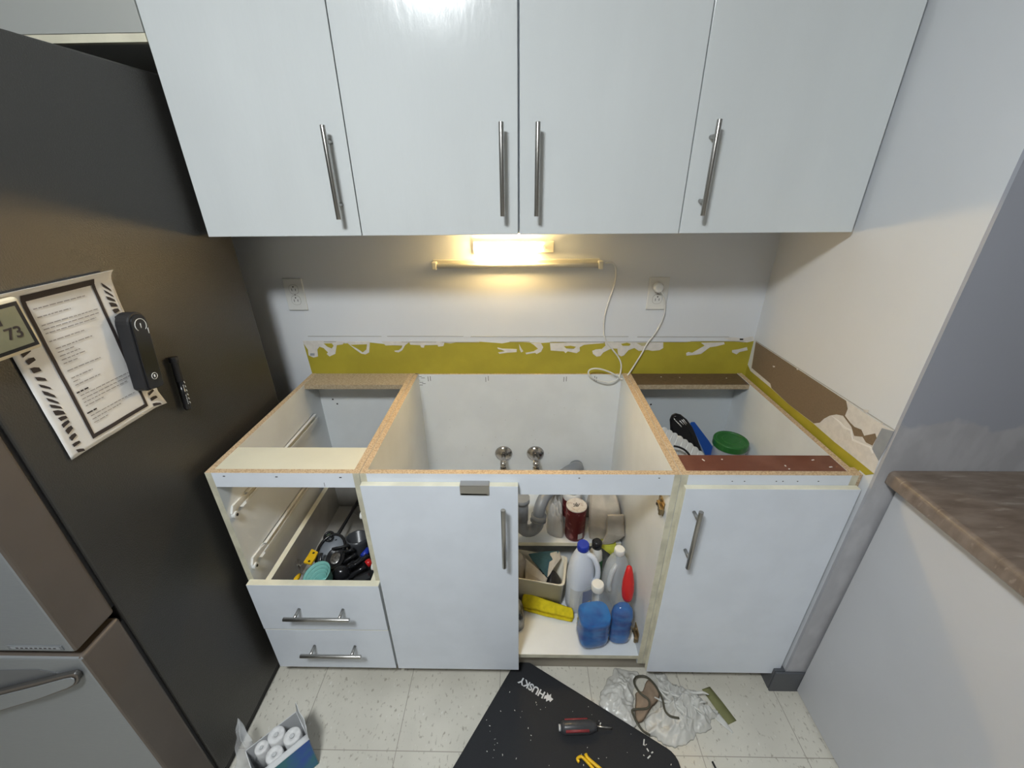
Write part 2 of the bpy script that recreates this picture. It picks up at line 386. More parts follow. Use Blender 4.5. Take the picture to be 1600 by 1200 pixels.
rw([(735,690),(800,735),(830,770),(880,790),(890,860),(960,890),(1020,915),(1040,960),(1030,962),(1010,922),(950,897),(885,870),(872,800),(820,780),(792,742)], XR-.0016, mat('raised_paper_edge', (.78,.76,.73), .8), .001)
for p in ((985,655,20,12),(1100,745,10,8),(320,335,8,6),(490,355,6,5)):
    X, Y, a, c = p; rw([(X-a,Y-c),(X+a,Y-c*.4),(X+a*.7,Y+c),(X-a*.6,Y+c)], XR-.0026, tornw)
struct(b_.build('wall_right', fix=False), 'white painted right wall with a torn brown paper patch')
b_ = MB(); b_.box(XR+.0005, 2.3, YE, -.12, 0, 2.46, retm); struct(b_.build('wall_right_end'), 'grey-blue painted wall end behind the brown counter')
b_ = MB(); b_.box(XR-.035, XP+.01, YE-.008, YE-.0005, 0, .10, mat('dark_grey_vinyl', (.085,.09,.10), .45)); b_.box(XR-.035, XR-.001, YE, YE+.06, 0, .10, MATS['dark_grey_vinyl'])
struct(b_.build('baseboard_right', bevel=.003), 'dark grey vinyl baseboard at the wall end')
# ------------------------------------------------------------------ handles
def bar_handle(name, parent, a, b2, off, r=.006, so=.16):
    """bar from a to b2 standing off (vector off) from the face"""
    a, b2, off = Vector(a), Vector(b2), Vector(off); q = MB()
    q.tube([a+off, b2+off], r, steel, 16)
    h = q.build(name, parent, bevel=.0008)
    for f in (so, 1-so):
        p = a.lerp(b2, f); k = MB(); k.tube([p, p+off], r*.8, steel, 12); k.build('standoff', h)
    return h
HO = .034
# ------------------------------------------------------------------ wall cabinets
UF, UZ, UT = -.328, 1.417, 2.18
U = [-.8255, -.4155, -.004, .409, .8506]
def wall_cab(x0, x1, label):
    t = thing('wall_cabinet', label, 'cabinet', ((x0+x1)/2, -.16, UZ), 'white wall cabinets above the sink base')
    q = MB(); q.box(x0+.0005, x1-.0005, UF+.019, -.002, UZ, UT, white); q.build('carcass', t, bevel=.001); return t
def udoor(t, x0, x1, hx, p0, p1):
    q = MB(); q.box(x0+.0012, x1-.0012, UF, UF+.018, UZ-.002, UT, whiteg); d = q.build('door', t, bevel=.0012)
    a = at(*p0, 'y', UF-HO); c = at(*p1, 'y', UF-HO); xm = (a.x+c.x)/2
    bar_handle('handle', d, (xm, UF, a.z), (xm, UF, c.z), (0,-HO,0))
t = wall_cab(U[0], U[1], 'white single-door wall cabinet beside the refrigerator'); udoor(t, U[0], U[1], 0, (504,195), (529,343))
t = wall_cab(U[1], U[3], 'white double-door wall cabinet directly above the lit lamp'); udoor(t, U[1], U[2]-.0012, 0, (781,190), (787,338)); udoor(t, U[2]+.0012, U[3], 0, (841,190), (838,338))
t = wall_cab(U[3], U[4], 'white single-door wall cabinet against the right wall'); udoor(t, U[3], U[4], 0, (1125,186), (1098,337))
t = thing('overhead_cabinet', 'pale cabinet high above the refrigerator top', 'cabinet', (-1.2, -.16, 1.826))
ocm = mat('pale_grey_green_laminate', (.42,.43,.41), .5)
q = MB(); q.box(-1.64, -.8265, UF+.019, -.002, 1.828, UT, ocm); q.build('carcass', t)
q = MB(); q.box(-1.64, -1.236, UF, UF+.018, 1.842, UT, ocm); q.build('door', t, bevel=.001)
q = MB(); q.box(-1.232, -.8275, UF, UF+.018, 1.842, UT, ocm); q.build('door', t, bevel=.001)
q = MB(); q.box(-1.64, -.8275, UF+.002, UF+.018, 1.826, 1.8415, cream); q.build('bottom_edge', t, label='bottom edge with bevel shading painted in cream')  # cream strip paints the shading of the bottom bevel
# ------------------------------------------------------------------ base cabinets
H, D, DF, TH = .87, -.621, -.639, .017
def panel(name, t, x0, x1, y0, y1, z0, z1, m=inner, over=None, bevel=0, label=None):
    q = MB(); q.box(x0, x1, y0, y1, z0, z1, m, over=over); return q.build(name, t, bevel=bevel, label=label)
def carcass(t, x0, x1, top=chip, front=creamd):
    ov = {'+z': top, '-y': front}
    panel('side_panel', t, x0, x0+TH, D, -.002, .085, H, inner, ov); panel('side_panel', t, x1-TH, x1, D, -.002, .085, H, inner, ov)
    panel('toe_kick', t, x0, x1, -.585, -.57, .001, .084, mat('brown_grey_toe_kick', (.30,.27,.22), .6))
def mk(q, p, w=.0012, h=.012, m=slotm): q.box(p.x-w/2, p.x+w/2, p.y-.0006, p.y, p.z-h/2, p.z+h/2, m)
# drawer base
x0, x1 = -.817, -.4145
t = thing('drawer_base_cabinet', 'white base cabinet with open top drawer bay beside the refrigerator', 'cabinet', ((x0+x1)/2, -.31, 0)); DB = t
carcass(t, x0, x1)
q = MB(); q.box(x0+TH, x1-TH, -.012, -.002, .085, H-.018, inner)
for p in ((520,624),(527,631)): c = at(*p, 'y', -.012); q.lathe([(.0035,0),(.003,.001)], (c.x, c.y, c.z), slotm, 10, ax=Matrix.Rotation(R(90),3,'X'))
q.build('back_panel', t)
panel('bottom_panel', t, x0+TH, x1-TH, D, -.013, .085, .10)
panel('rear_stretcher', t, x0+TH, x1-TH, -.103, -.002, H-.018, H-.0005, chipg, label='bare particle board rear stretcher')
panel('front_stretcher', t, x0+TH, x1-TH, -.604, -.505, H-.018, H-.0008, creamp, label='cream front stretcher')
q = MB(); q.box(x0+TH, x1-TH, D, -.6045, .824, H, white, over={'+z': chip})
for p in ((350,744),(432,745),(532,746)): mk(q, at(*p, 'y', D), .006, .0025)
mk(q, at(507,757,'y',D), .0008, .012); q.build('front_rail', t)
def slide(t, z, left=True):
    x = x0+TH if left else x1-TH; s = 1 if left else -1; q = MB()
    q.box(x, x+s*.0025, -.60, -.09, z-.012, z+.010, plast)
    q.box(x, x+s*.013, -.575, -.09, z-.014, z-.0115, plast); q.box(x+s*.0115, x+s*.013, -.56, -.09, z-.012, z-.004, plast)
    q.prism([(x,-.612,z-.006),(x,-.60,z+.012),(x,-.56,z+.010),(x,-.54,z+.004),(x,-.54,z-.001),(x,-.58,z+.002),(x,-.605,z-.010)], (s*.006,0,0), plast)
    q.box(x, x+s*.012, -.54, -.09, z+.0085, z+.010, plast)
    o = q.build('drawer_slide', t, label='white metal drawer slide')
    k = MB(); k.tube([(x,-.603,z-.016),(x+s*.011,-.603,z-.016)], .010, plast, 16); k.tube([(x+s*.0105,-.603,z-.016),(x+s*.0125,-.603,z-.016)], .0045, slotm, 12); k.build('roller', o, bevel=.001)
for z in (.728, .528): slide(t, z); slide(t, z, False)
def drawer(t, z0, z1, hl, hr, hz, y=0, label=None):
    q = MB(); a, b2 = x0+TH+.022, x1-TH-.006; ov = {'+z': cream}; inner = mat('drawer_box_grey_white', (.40,.385,.36), .45, noise_amt=.2, noise_scale=9)
    q.box(a, a+.017, -.618+y, -.12, z0+.03, z1-.02, inner, over=ov); q.box(b2-.017, b2, -.618+y, -.12, z0+.03, z1-.02, inner, over=ov)
    q.box(a+.017, b2-.017, -.135, -.12, z0+.03, z1-.02, inner, over=ov); q.box(a+.017, b2-.017, -.618+y, -.135, z0+.035, z0+.045, inner)
    d = q.build('drawer', t)
    k = MB(); k.box(x0+.005, x1-.003, DF+y, -.6185+y, z0, z1, white, over={'+z': cream, '-x': cream}); k.build('drawer_front', d, bevel=.0012)
    bar_handle('handle', d, (hl, DF+y, hz), (hr, DF+y, hz), (0,-HO,0))
def hpos(p0, p1): a, b2 = at(*p0,'y',DF-HO), at(*p1,'y',DF-HO); return a.x, b2.x, (a.z+b2.z)/2
drawer(t, .2725, .474, *hpos((443,967),(546,968)), -.002)
drawer(t, .072, .2675, *hpos((469,1025),(564,1027)))
# sink base
x0, x1 = -.4135, .4065
t = thing('sink_base_cabinet', 'topless white sink base cabinet with its right door missing', 'cabinet', (0, -.31, 0)); SB = t
carcass(t, x0, x1)
q = MB(); q.box(x0+TH, x1-TH, -.010, -.002, .10, H-.001, inner, over={'+z': chip})
for px in (669,672.5,759,763,881,885,929,932,973,978): mk(q, at(px, 591+random.random()*3, 'y', -.010), .0018, .020)
for k in range(9): mk(q, at(651+random.random()*12, 584+k*2.2, 'y', -.010), .014, .0015)
for k in range(26): mk(q, at(random.uniform(670,950), random.uniform(620,735), 'y', -.010), .002, .002, MATS.get('spk') or mat('spk', (.40,.38,.34), .8))
q.build('back_panel', t)
panel('bottom_panel', t, x0+TH, x1-TH, D+.001, -.011, .108, .125, inner, {'-y': creamd})
panel('shelf', t, x0+TH+.001, x1-TH-.006, -.304, -.014, .280, .297, inner, {'-y': cream})
q = MB(); q.box(x0+TH, x1-TH, D, -.6045, .804, H, white, over={'+z': chip})
for p in ((1030,747),(905,747)): mk(q, at(*p, 'y', D), .004, .002)
q.build('front_rail', t)
q = MB(); q.box(x0+.003, -.006, DF, D-.0008, .071, .845, white, over={'+z': cream, '+x': creamp}); d = q.build('door', t, bevel=.0012)
a = at(786,797,'y',DF-HO); c = at(787,887,'y',DF-HO); bar_handle('handle', d, (a.x, DF, a.z), (a.x, DF, c.z), (0,-HO,0))
for hz, hy in ((.735,-.58), (.178,-.575)):
    q = MB(); X = x1-TH; q.box(X-.003, X, hy-.022, hy+.022, hz-.022, hz+.022, brass); q.box(X-.012, X-.003, hy-.03, hy+.012, hz-.007, hz+.007, brass)
    q.tube([(X-.003,hy,hz-.017),(X-.008,hy,hz-.017)], .0055, brass, 12); q.tube([(X-.003,hy,hz+.017),(X-.008,hy,hz+.017)], .0055, brass, 12)
    q.tube([(X-.012,hy-.026,hz-.010),(X-.012,hy-.026,hz+.010)], .005, brass, 10); q.tube([(X-.0121,hy+.004,hz),(X-.0145,hy+.004,hz)], .004, slotm, 10)
    q.build('hinge', t, bevel=.001, label='brass-coloured hinge left on the side panel')
# right base
x0, x1 = .4075, .848
t = thing('single_door_base_cabinet', 'topless white base cabinet against the right wall with closed door', 'cabinet', ((x0+x1)/2, -.31, 0)); RB = t
carcass(t, x0, x1)
q = MB(); q.box(x0+TH, x1-TH, -.012, -.002, .10, H-.018, mat('blue_grey_white_panel', (.55,.585,.61), .45)); c = at(1017,632,'y',-.012); q.lathe([(.004,0),(.003,.001)], c, slotm, 10, ax=Matrix.Rotation(R(90),3,'X')); q.build('back_panel', t)
panel('bottom_panel', t, x0+TH, x1-TH, D+.001, -.013, .10, .115)
panel('shelf', t, x0+TH, x1-TH, -.50, -.014, .503, .520)
panel('rear_stretcher', t, x0+TH, x1-TH, -.100, -.002, H-.020, H-.002, darkm, {'-y': chipg}, label='dark brown rear stretcher')
panel('front_stretcher', t, x0+TH, x1-TH, -.604, -.535, H-.018, H-.001, redm, label='reddish brown front stretcher')
q = MB(); q.box(x0+TH, x1-TH, D, -.6045, .80, H, white, over={'+z': chip})
for k in range(6): mk(q, at(1090+random.random()*190, 752, 'y', D), .003, .002)
q.build('front_rail', t)
q = MB(); q.box(x0+.009, x1+.003, DF, D-.0008, .071, .840, white, over={'+z': cream, '-x': cream}); d = q.build('door', t, bevel=.0012)
a = at(1093,800,'y',DF-HO); c = at(1077,888,'y',DF-HO); xm = (a.x+c.x)/2; bar_handle('handle', d, (xm, DF, a.z), (xm, DF, c.z), (0,-HO,0))
q = MB(); q.box(x1+.0005, XR-.0012, D+.004, -.585, .78, .869, chip); q.build('filler_strip', t, bevel=.002)
# bits of debris lying on the stretchers
fl = MB()
for (px, py, w_) in ((1099,719,7),(1128,718,3),(1227,728,4),(1233,733,3),(1270,719,6),(1298,730,7),(1033,589,3),(1062,590,3),(1135,591,3)):
    c = at(px, py, 'z', H+.0002); a = random.random()*3; M_ = Matrix.Translation(c)@Matrix.Rotation(a,4,'Z'); fl.box(-w_*.0006, w_*.0006, -.0015, .0015, 0, .0012, tornw, M=M_)
tag(fl.build('plaster_debris'), 'white plaster flakes scattered on the brown stretchers of the right base cabinet', 'debris', kind='stuff')
# metal clip over the sink door
q = MB(); a = at(718,757,'y',DF).x; c = at(764,757,'y',DF).x
q.box(a, c, DF-.0025, DF-.0008, .818, .848, steel); q.box(a, c, DF-.0025, D+.0002, .8465, .8485, steel)
q.prism([(a+.004,DF-.0025,.818),(a,DF-.0025,.824),(a,DF-.001,.824),(a+.004,DF-.001,.818)], (c-a-.006,0,-.001), steel)
tag(q.build('over_door_bracket', bevel=.0006), 'small steel bracket hooked over the closed sink cabinet door', 'bracket')
# ------------------------------------------------------------------ peninsula
t = thing('peninsula_cabinet', 'plain white end panel under the brown countertop at right', 'cabinet', (1.3, -1.5, 0))
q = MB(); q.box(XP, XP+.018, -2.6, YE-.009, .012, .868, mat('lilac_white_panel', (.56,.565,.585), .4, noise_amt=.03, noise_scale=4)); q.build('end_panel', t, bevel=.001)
q = MB(); q.box(XP+.018, 1.75, -2.58, -.67, .0, .866, white); q.build('carcass', t)
q = MB()
def rounded_slab(q, x0, x1, y0, y1, z0, z1, m, r=.012):
    prof = [(x0+r*(1-math.sin(a)), z1-r*(1-math.cos(a))) for a in [i*math.pi/2/6 for i in range(7)]]
    pts = [(x1, z1)]+prof+[(x0, z0+.004), (x0+.004, z0), (x1, z0)]
    q.prism([(x, y0, z) for x, z in pts], (0, y1-y0, 0), m)
rounded_slab(q, .888, 1.8, -2.65, YE-.001, .868, .906, stone)
o = q.build('countertop'); tag(o, 'brown stone-look laminate countertop on the white peninsula', 'countertop')
# ------------------------------------------------------------------ refrigerator
FX, FY = -.845, -.908
t = thing('refrigerator', 'dark grey bottom-freezer refrigerator with stainless doors at left', 'refrigerator', (-1.23, -.56, 0))
q = MB(); q.box(-1.62, FX, FY, -.203, .035, 1.773, fridge_side); q.build('body', t, bevel=.004)
q = MB(); q.box(-1.60, FX-.01, FY+.02, -.22, .0, .034, black); q.build('base', t)
q = MB(); q.box(-1.61, FX-.006, FY-.0085, FY-.0005, .75, 1.765, black); q.box(-1.61, FX-.006, FY-.0085, FY-.0005, .06, .705, black); q.build('door_gasket', t)
def fdoor(name, z0, z1):
    q = MB(); x0_, x1_, y0_, y1_ = -1.62, FX+.002, -1.002, FY-.009
    q.box(x0_, x1_, y0_, y1_, z0, z1, fridge_edge, over={'-y': fridge_front}); return q.build(name, t, bevel=.007, seg=3)
lip_shadow = mat('painted_lip_shadow', (.05,.048,.045), .4)  # dark colour painted as the shadow outline around the freezer handle lip
d = fdoor('upper_door', .742, 1.772)
a = at(17,1016,'y',-1.0025); c = at(96,1009,'y',-1.0025); q = MB(); q.box(a.x, c.x, -1.0035, -1.0022, .752, .764, mat('badge_grey', (.16,.17,.18), .5)); q.box(a.x+.006, c.x-.006, -1.0038, -1.0035, .7545, .7615, greyd)
for k in range(9): q.box(a.x+.016+k*.009, a.x+.016+k*.009+.005, -1.0041, -1.0038, .7565, .7595, ink)
q.build('label_plate', d)
d = fdoor('freezer_door', .055, .726)
Hy = -1.013
def hp(lst, y): return [at(px, py, 'y', y) for px, py in lst]
lip = [(-60,1100),(0,1081),(60,1066),(100,1056),(114,1053),(121,1056),(123,1063),(119,1071),(108,1077),(60,1094),(0,1112),(-60,1130)]
q = MB(); q.prism(hp(lip, Hy), (0,.010,0), fridge_edge, side=lip_shadow); hd = q.build('handle', d, bevel=.003)
lip2 = [(-60,1105),(0,1086),(60,1071),(100,1060),(112,1058),(117,1060),(118,1064),(115,1069),(106,1074),(60,1091),(0,1109),(-60,1127)]
q = MB(); q.prism(hp(lip2, Hy-.0008), (0,-.002,0), fridge_front); q.build('grip_face', hd, bevel=.001)
q = MB(); q.prism(hp([(-60,1048),(60,1046),(92,1052),(40,1066),(0,1078),(-60,1096)], -1.0024), (0,-.0006,0), mat('scoop_shade', (.15,.155,.165), .4, .3)); q.build('scoop_shade', d)  # flat darker plate: shade of the handle scoop put into its colour
# ------------------------------------------------------------------ things stuck on the refrigerator side
FS = FX+.0005
t = thing('printed_recipe_sheet', 'curled printed sheet with zebra-striped borders on the refrigerator side', 'paper', (FS, -.75, 1.09))
# local frame on the side: u runs toward the wall (+y), v up
BL, BR, TR = at(112,714,'x',FS), at(255,628,'x',FS), at(186,432,'x',FS)
YL, YR, ZB, ZT = -.850, -.626, 1.078, 1.392
def curl(y, z, lift=.0):
    f = max(0, (z-(ZT-.035))/.035); g = max(0, (y-(YR-.02))/.02); h2 = max(0,(ZB+.03-z)/.03)
    x = FS+.0015+.014*f*f+.006*g*h2*1.6+.0012*noise.noise(Vector((y*30, z*24, 2)))+.001
    return Vector((x+lift, y, z-.006*f*f))
def pgrid(q, y0, y1, z0, z1, m, lift, n=12, k=12, th=0):
    V = [[q.bm.verts.new(curl(y0+(y1-y0)*i/n, z0+(z1-z0)*j/k, lift)) for j in range(k+1)] for i in range(n+1)]
    for i in range(n):
        for j in range(k): q.face([V[i][j], V[i+1][j], V[i+1][j+1], V[i][j+1]], m, True)
def pquad(q, pts, m, lift):
    q.face([q.bm.verts.new(curl(y, z, lift)) for y, z in pts], m)
q = MB(); pgrid(q, YL, YR, ZB, ZT, paper, 0, 30, 40); o = q.build('sheet', t); so = o.modifiers.new('s', 'SOLIDIFY'); so.thickness = .0004; so.offset = 1
q = MB(); fy0, fy1, fz0, fz1 = -.800, -.665, 1.092, 1.378; w_ = .0065; L1 = .0012
pgrid(q, fy0, fy1, fz1-.013, fz1, ink, L1, 12, 4); pgrid(q, fy0, fy1, fz0, fz0+.008, ink, L1, 12, 2)
pgrid(q, fy0, fy0+w_, fz0, fz1, ink, L1, 1, 26); pgrid(q, fy1-w_, fy1, fz0, fz1, ink, L1, 1, 26); q.build('black_frame', t)
for side in (0, 1):
    z = ZB+.006; k = 0; q = MB()
    while z < ZT-.03:
        h2 = .006+.004*random.random(); ya, yb = (YL+.012, YL+.028) if side == 0 else (YR-.027, YR-.010)
        s1 = .010*math.sin(k*.55)-.004; j = random.random()*.004
        pquad(q, [(ya+j, z), (yb, z+s1), (yb-.001, z+s1+h2*.7), ((ya+yb)/2, z+s1*.5+h2), (ya+j*.5, z+h2)], ink, L1); z += h2+.0062; k += 1
    q.build('zebra_border', t)
q = MB(); z = fz1-.022; lay = [(.9,3),(.0,0),(.55,.8),(0,0),(1,1),(1,1),(.9,1),(0,0),(.6,1),(0,0),(.65,1),(.28,1),(.36,1),(.42,1),(.25,1),(0,0),(.62,1),(0,0),(.4,1),(.12,1),(.48,1),(0,0),(.22,2),(1,1),(1,1),(.9,1),(.35,1),(0,0),(.2,2),(.95,1),(.6,1),(.3,1)]
for i, (ln, wt) in enumerate(lay):
    z -= .0074
    if ln == 0: continue
    y = fy0+.012+(.004 if wt == 1 and i > 9 else 0); ye = y+ln*(fy1-fy0-.026)
    while y < ye:
        wl = random.uniform(.004, .012); pgrid(q, y, min(y+wl, ye), z, z+(.0028 if wt == 2 else .0017), ink if wt == 2 else inkg, L1, 1, 1); y += wl+.0018
    if wt == 1 and i > 10: pass
q.build('printed_text', t)
# weather station
t = thing('digital_thermometer', 'square digital thermometer with cream bezel stuck on the refrigerator side', 'thermometer', (FS+.003, -.84, 1.29))
A_ = at(31,461,'x',FS+.018); B_ = at(69,541,'x',FS+.018); C_ = at(0,566,'x',FS+.018)
uy = Vector((0, B_.y-C_.y, B_.z-C_.z)).normalized(); vz = Vector((0, -uy.z, uy.y)); Wd, Hd = .098, (A_-B_).length
O_ = B_ - uy*Wd
def tq(q, u0, u1, v0, v1, x0, x1, m, p=None):
    pts = [O_+uy*u+vz*v for u, v in ((u0,v0),(u1,v0),(u1,v1),(u0,v1))]
    q.prism([(x0, k.y, k.z) for k in pts], (x1-x0,0,0), m)
q = MB(); tq(q, 0, Wd, 0, Hd, FS+.0045, FS+.020, creamf); q.build('case', t, bevel=.006, seg=3)
q = MB(); tq(q, .007, Wd-.007, .007, Hd-.007, FS+.0201, FS+.0212, blackg); q.build('screen_border', t)
q = MB(); tq(q, .013, Wd-.013, .013, Hd-.013, FS+.0213, FS+.0218, lcd); q.build('screen', t)
c = O_+uy*(Wd*.66)+vz*(Hd*.40); add_text('digits', '73', .026, ink, t, (FS+.0220, c.y, c.z), uy, vz, bold=.0003)
c = O_+uy*(Wd*.42)+vz*(Hd*.70); add_text('digits', '2:1', .034, ink, t, (FS+.0220, c.y, c.z), uy, vz, bold=.0004)
# black gadget
t = thing('can_opener', 'black oblong magnetic gadget with ring logo over the striped sheet edge', 'can opener', (FS+.004, -.625, 1.13))
P0, P1 = at(212,505,'x',FS+.03), at(238,598,'x',FS+.03); ax_ = (P0-P1); ax_.x = 0; ax_.normalize(); pr = Vector((0, -ax_.z, ax_.y))
q = MB()
def oblong(q, c0, c1, hw, xa, xb, m, s=10, tail=.8):
    pts = [c0+hw*(math.cos(a)*pr+math.sin(a)*ax_) for a in [i*math.pi/s for i in range(s+1)]]
    pts += [c1-pr*hw*1.02-ax_*hw*tail*.4, c1-pr*hw*.8-ax_*hw*tail*.7, c1+pr*hw*.8-ax_*hw*tail*.7, c1+pr*hw*1.02-ax_*hw*tail*.4]
    q.prism([(xa, p.y, p.z) for p in pts], (xb-xa,0,0), m)
oblong(q, P0, P1, .0235, FS+.0052, FS+.036, black); q.build('case', t, bevel=.005, seg=3)
q = MB(); oblong(q, P0+pr*.001, P1, .019, FS+.0361, FS+.039, blackg); q.build('cover', t, bevel=.0015)
q = MB(); c = P0-ax_*.004
q.tube([(FS+.0396, *(c+.0135*(math.cos(a)*pr+math.sin(a)*ax_)).yz) for a in [R(-50+i*12) for i in range(24)]], .0007, plast, 6)
q.tube([(FS+.0396, *(c+ax_*.004).yz), (FS+.0396, *(c-ax_*.006).yz)], .0008, plast, 6)
q.tube([(FS+.0396, *(c-pr*.015-ax_*.008).yz), (FS+.0396, *(c-pr*.015-ax_*.020).yz)], .0007, plast, 6); q.build('dial_mark', t, label='thin white ring mark')
q = MB(); c = P1+ax_*.016; q.tube([(FS+.0396, *(c+.007*(math.cos(a)*pr+math.sin(a)*ax_)).yz) for a in [R(i*15) for i in range(25)]], .0006, plast, 6)
q.tube([(FS+.0396, *(c+ax_*.003).yz), (FS+.0396, *(c-ax_*.003).yz)], .0015, plast, 6); q.build('round_emblem', t)
# marker
t = thing('marker_pen', 'black capped marker pen stuck on the refrigerator side', 'marker', (FS+.01, -.58, 1.03))
A_, B_ = at(270,558,'x',FS+.011), at(294,640,'x',FS+.011); q = MB(); md = A_.lerp(B_, .45)
q.tube([B_, B_.lerp(md,.06), md], [.005,.0078,.0078], blackg, 14); q.build('barrel', t)
q = MB(); q.tube([md, md.lerp(A_,.05), A_.lerp(md,.22), A_.lerp(md,.2), A_], [.0085,.0085,.0078,.0098,.0098], black, 14); q.build('cap', t, bevel=.001)
q = MB()
d_ = (B_-md).normalized()
for s_, k0, k1 in ((-.003,.1,.35),(-.003,.45,.8),(.0035,.05,.9)):
    for i in range(6):
        f = k0+(k1-k0)*i/6; p = md.lerp(B_, f); q.box(-.0005,.0005,-.0009,.0009,0,(k1-k0)*.006, plastg, M=Matrix.Translation(p+Vector((.0080,s_,-.002)))@Matrix.Rotation(R(17),4,'X'))
q.build('print', t)
# ------------------------------------------------------------------ light fittings on the wall
t = thing('under_cabinet_lamp', 'glowing warm rectangular lamp on the wall under the middle cabinet', 'lamp', (-.02, -.012, 1.322))
q = MB(); q.box(-.158, .112, -.022, -.001, 1.323, 1.360, ivory); q.build('housing', t, bevel=.002)
q = MB(); q.box(-.152, .057, -.034, -.0222, 1.324, 1.356, mat('lit_diffuser', (1,.85,.6), .5, emit=(1,.68,.27), es=LAMP_W)); q.build('diffuser', t, bevel=.001)
q = MB(); q.lathe([(.006,0),(.005,.004)], (.078,-.0222,1.341), ivory, 16, ax=Matrix.Rotation(R(90),3,'X')); q.build('switch_knob', t)
t = thing('fluorescent_tube_light', 'long unlit white tube light on the wall below the glowing lamp', 'lamp', (0, -.02, 1.285))
tubem = mat('tube_glass', (.66,.64,.56), .25)
q = MB(); q.box(-.300, .270, -.013, -.001, 1.278, 1.300, ivory); q.build('housing', t, bevel=.002)
q = MB(); q.tube([(-.285,-.030,1.283),(.262,-.030,1.283)], .008, tubem, 16); q.build('glass_tube', t)
for x in (-.300, .262):
    q = MB(); q.box(x, x+.016, -.040, -.0135, 1.271, 1.297, ivory); q.build('end_cap', t, bevel=.003)
q = MB(); q.box(.16, .24, -.0395, -.038, 1.2825, 1.2835, inkg)
def C5(X, Y, y=-.010): return at(640+X/3.636, 340+Y/3.636, 'y', y)
cp = [(1112,262,-.020),(1150,256,-.014),(1172,290,-.008),(1165,380,-.007),(1130,480,-.007),(1105,580,-.007),(1108,680,-.009),(1150,745,-.010),(1190,800,-.010),(1202,850,-.014),(1185,912,-.028),(1130,936,-.035),(1060,920,-.038),(1018,890,-.040),(1025,864,-.040),(1070,858,-.038),(1130,875,-.034),(1180,900,-.030),(1205,918,-.026),(1235,900,-.020),(1270,850,-.012),(1320,770,-.009),(1350,715,-.008),(1400,650,-.008),(1440,570,-.009),(1452,500,-.011),(1442,440,-.020),(1420,408,-.026)]
q.bm.free(); q = MB(); q.tube(smooth_path([C5(*p) for p in cp], 6), .0030, plast, 8); q.build('power_cord', t)
cc = C5(1415,400,-.02); q = MB(); q.lathe([(.017,0),(.018,.004),(.017,.018),(.012,.022)], (cc.x, -.0062, cc.z), plast, 20, ax=Matrix.Rotation(R(90),3,'X')); q.build('plug', t)
def outlet(c, label, tw=0):
    t = thing('wall_outlet', label, 'outlet', (c[0], -.001, c[1]), 'wall outlets above the base cabinets')
    x, z = c; q = MB(); q.box(x-.035, x+.035, -.006, -.0005, z-.057, z+.057, plast); q.build('cover_plate', t, bevel=.002)
    for s in (1, -1):
        q = MB(); zz = z+s*.0195; q.lathe([(.0165,0),(.016,.0012)], (x,-.006,zz), plast, 24, ax=Matrix.Rotation(R(90),3,'X'), pw=2.6)
        q.lathe([(.0172,0),(.0172,.0004)], (x,-.006,zz), inkg, 24, ax=Matrix.Rotation(R(90),3,'X'), pw=2.6)
        q.box(x-.0075, x-.0058, -.0078, -.007, zz-.006, zz+.003, slotm); q.box(x+.0055, x+.0072, -.0078, -.007, zz-.005, zz+.003, slotm)
        q.lathe([(.0024,0),(.0024,.0008)], (x,-.0071,zz+.009), slotm, 10, ax=Matrix.Rotation(R(90),3,'X')); q.build('socket', t)
    q = MB(); q.lathe([(.003,0),(.002,.001)], (x,-.006,z), steel, 10, ax=Matrix.Rotation(R(90),3,'X')); q.build('screw', t)
outlet((-.807, 1.181), 'white double wall outlet with nothing plugged in, next to the refrigerator')
outlet((.484, 1.179), 'white double wall outlet with the white cord plugged in')
# ceiling lamp that lights the kitchen (behind and above the viewer)
t = thing('ceiling_lamp', 'round white ceiling dome lamp', 'lamp', (CEIL_LIGHT[0], CEIL_LIGHT[1], 2.36))
q = MB(); q.lathe([(.19,0),(.19,.03)], (CEIL_LIGHT[0], CEIL_LIGHT[1], 2.43), plast, 32); q.build('base', t)
q = MB(); q.lathe([(.001,-.075),(.06,-.071),(.11,-.058),(.15,-.035),(.175,0)], (CEIL_LIGHT[0], CEIL_LIGHT[1], 2.429), mat('lit_dome', (1,1,1), .5, emit=(.93,.98,1), es=CEIL_W), 32); q.build('dome', t)
# ------------------------------------------------------------------ plumbing in the sink base
def valve(px, label):
    c = at(px, 709, 'y', -.012); x, z = c.x, c.z
    t = thing('shutoff_valve', label, 'valve', (x, -.012, z), 'chrome shutoff valves on the sink cabinet back'); RX = Matrix.Rotation(R(90),3,'X')
    q = MB(); q.lathe([(.037,0),(.035,.005),(.026,.011),(.011,.014)], (x,-.0102,z), chrome, 30, ax=RX); q.build('escutcheon', t)
    q = MB(); q.tube([(x,-.014,z),(x,-.075,z)], .0085, chrome, 14); q.tube([(x,-.052,z),(x,-.07,z)], .0115, chrome, 6, smooth=False); q.build('stem', t)
    q = MB(); q.tube([(x,-.075,z+.008),(x,-.077,z-.006),(x,-.080,z-.020)], [.011,.013,.011], chrome, 14); q.tube([(x,-.080,z-.020),(x,-.083,z-.036)], .0135, chrome, 6, smooth=False)
    q.tube([(x,-.083,z-.036),(x,-.086,z-.048)], .009, chrome, 14); q.tube([(x,-.0861,z-.0482),(x,-.0864,z-.0492)], .0075, slotm, 12); q.build('outlet_fitting', t)
valve(787, 'left-hand chrome shutoff valve on the sink cabinet back panel'); valve(836.5, 'chrome shutoff valve nearer the grey drain pipe')
t = thing('drain_trap', 'grey plastic drain trap and pipe inside the sink cabinet', 'pipe', (.05, -.2, .33))
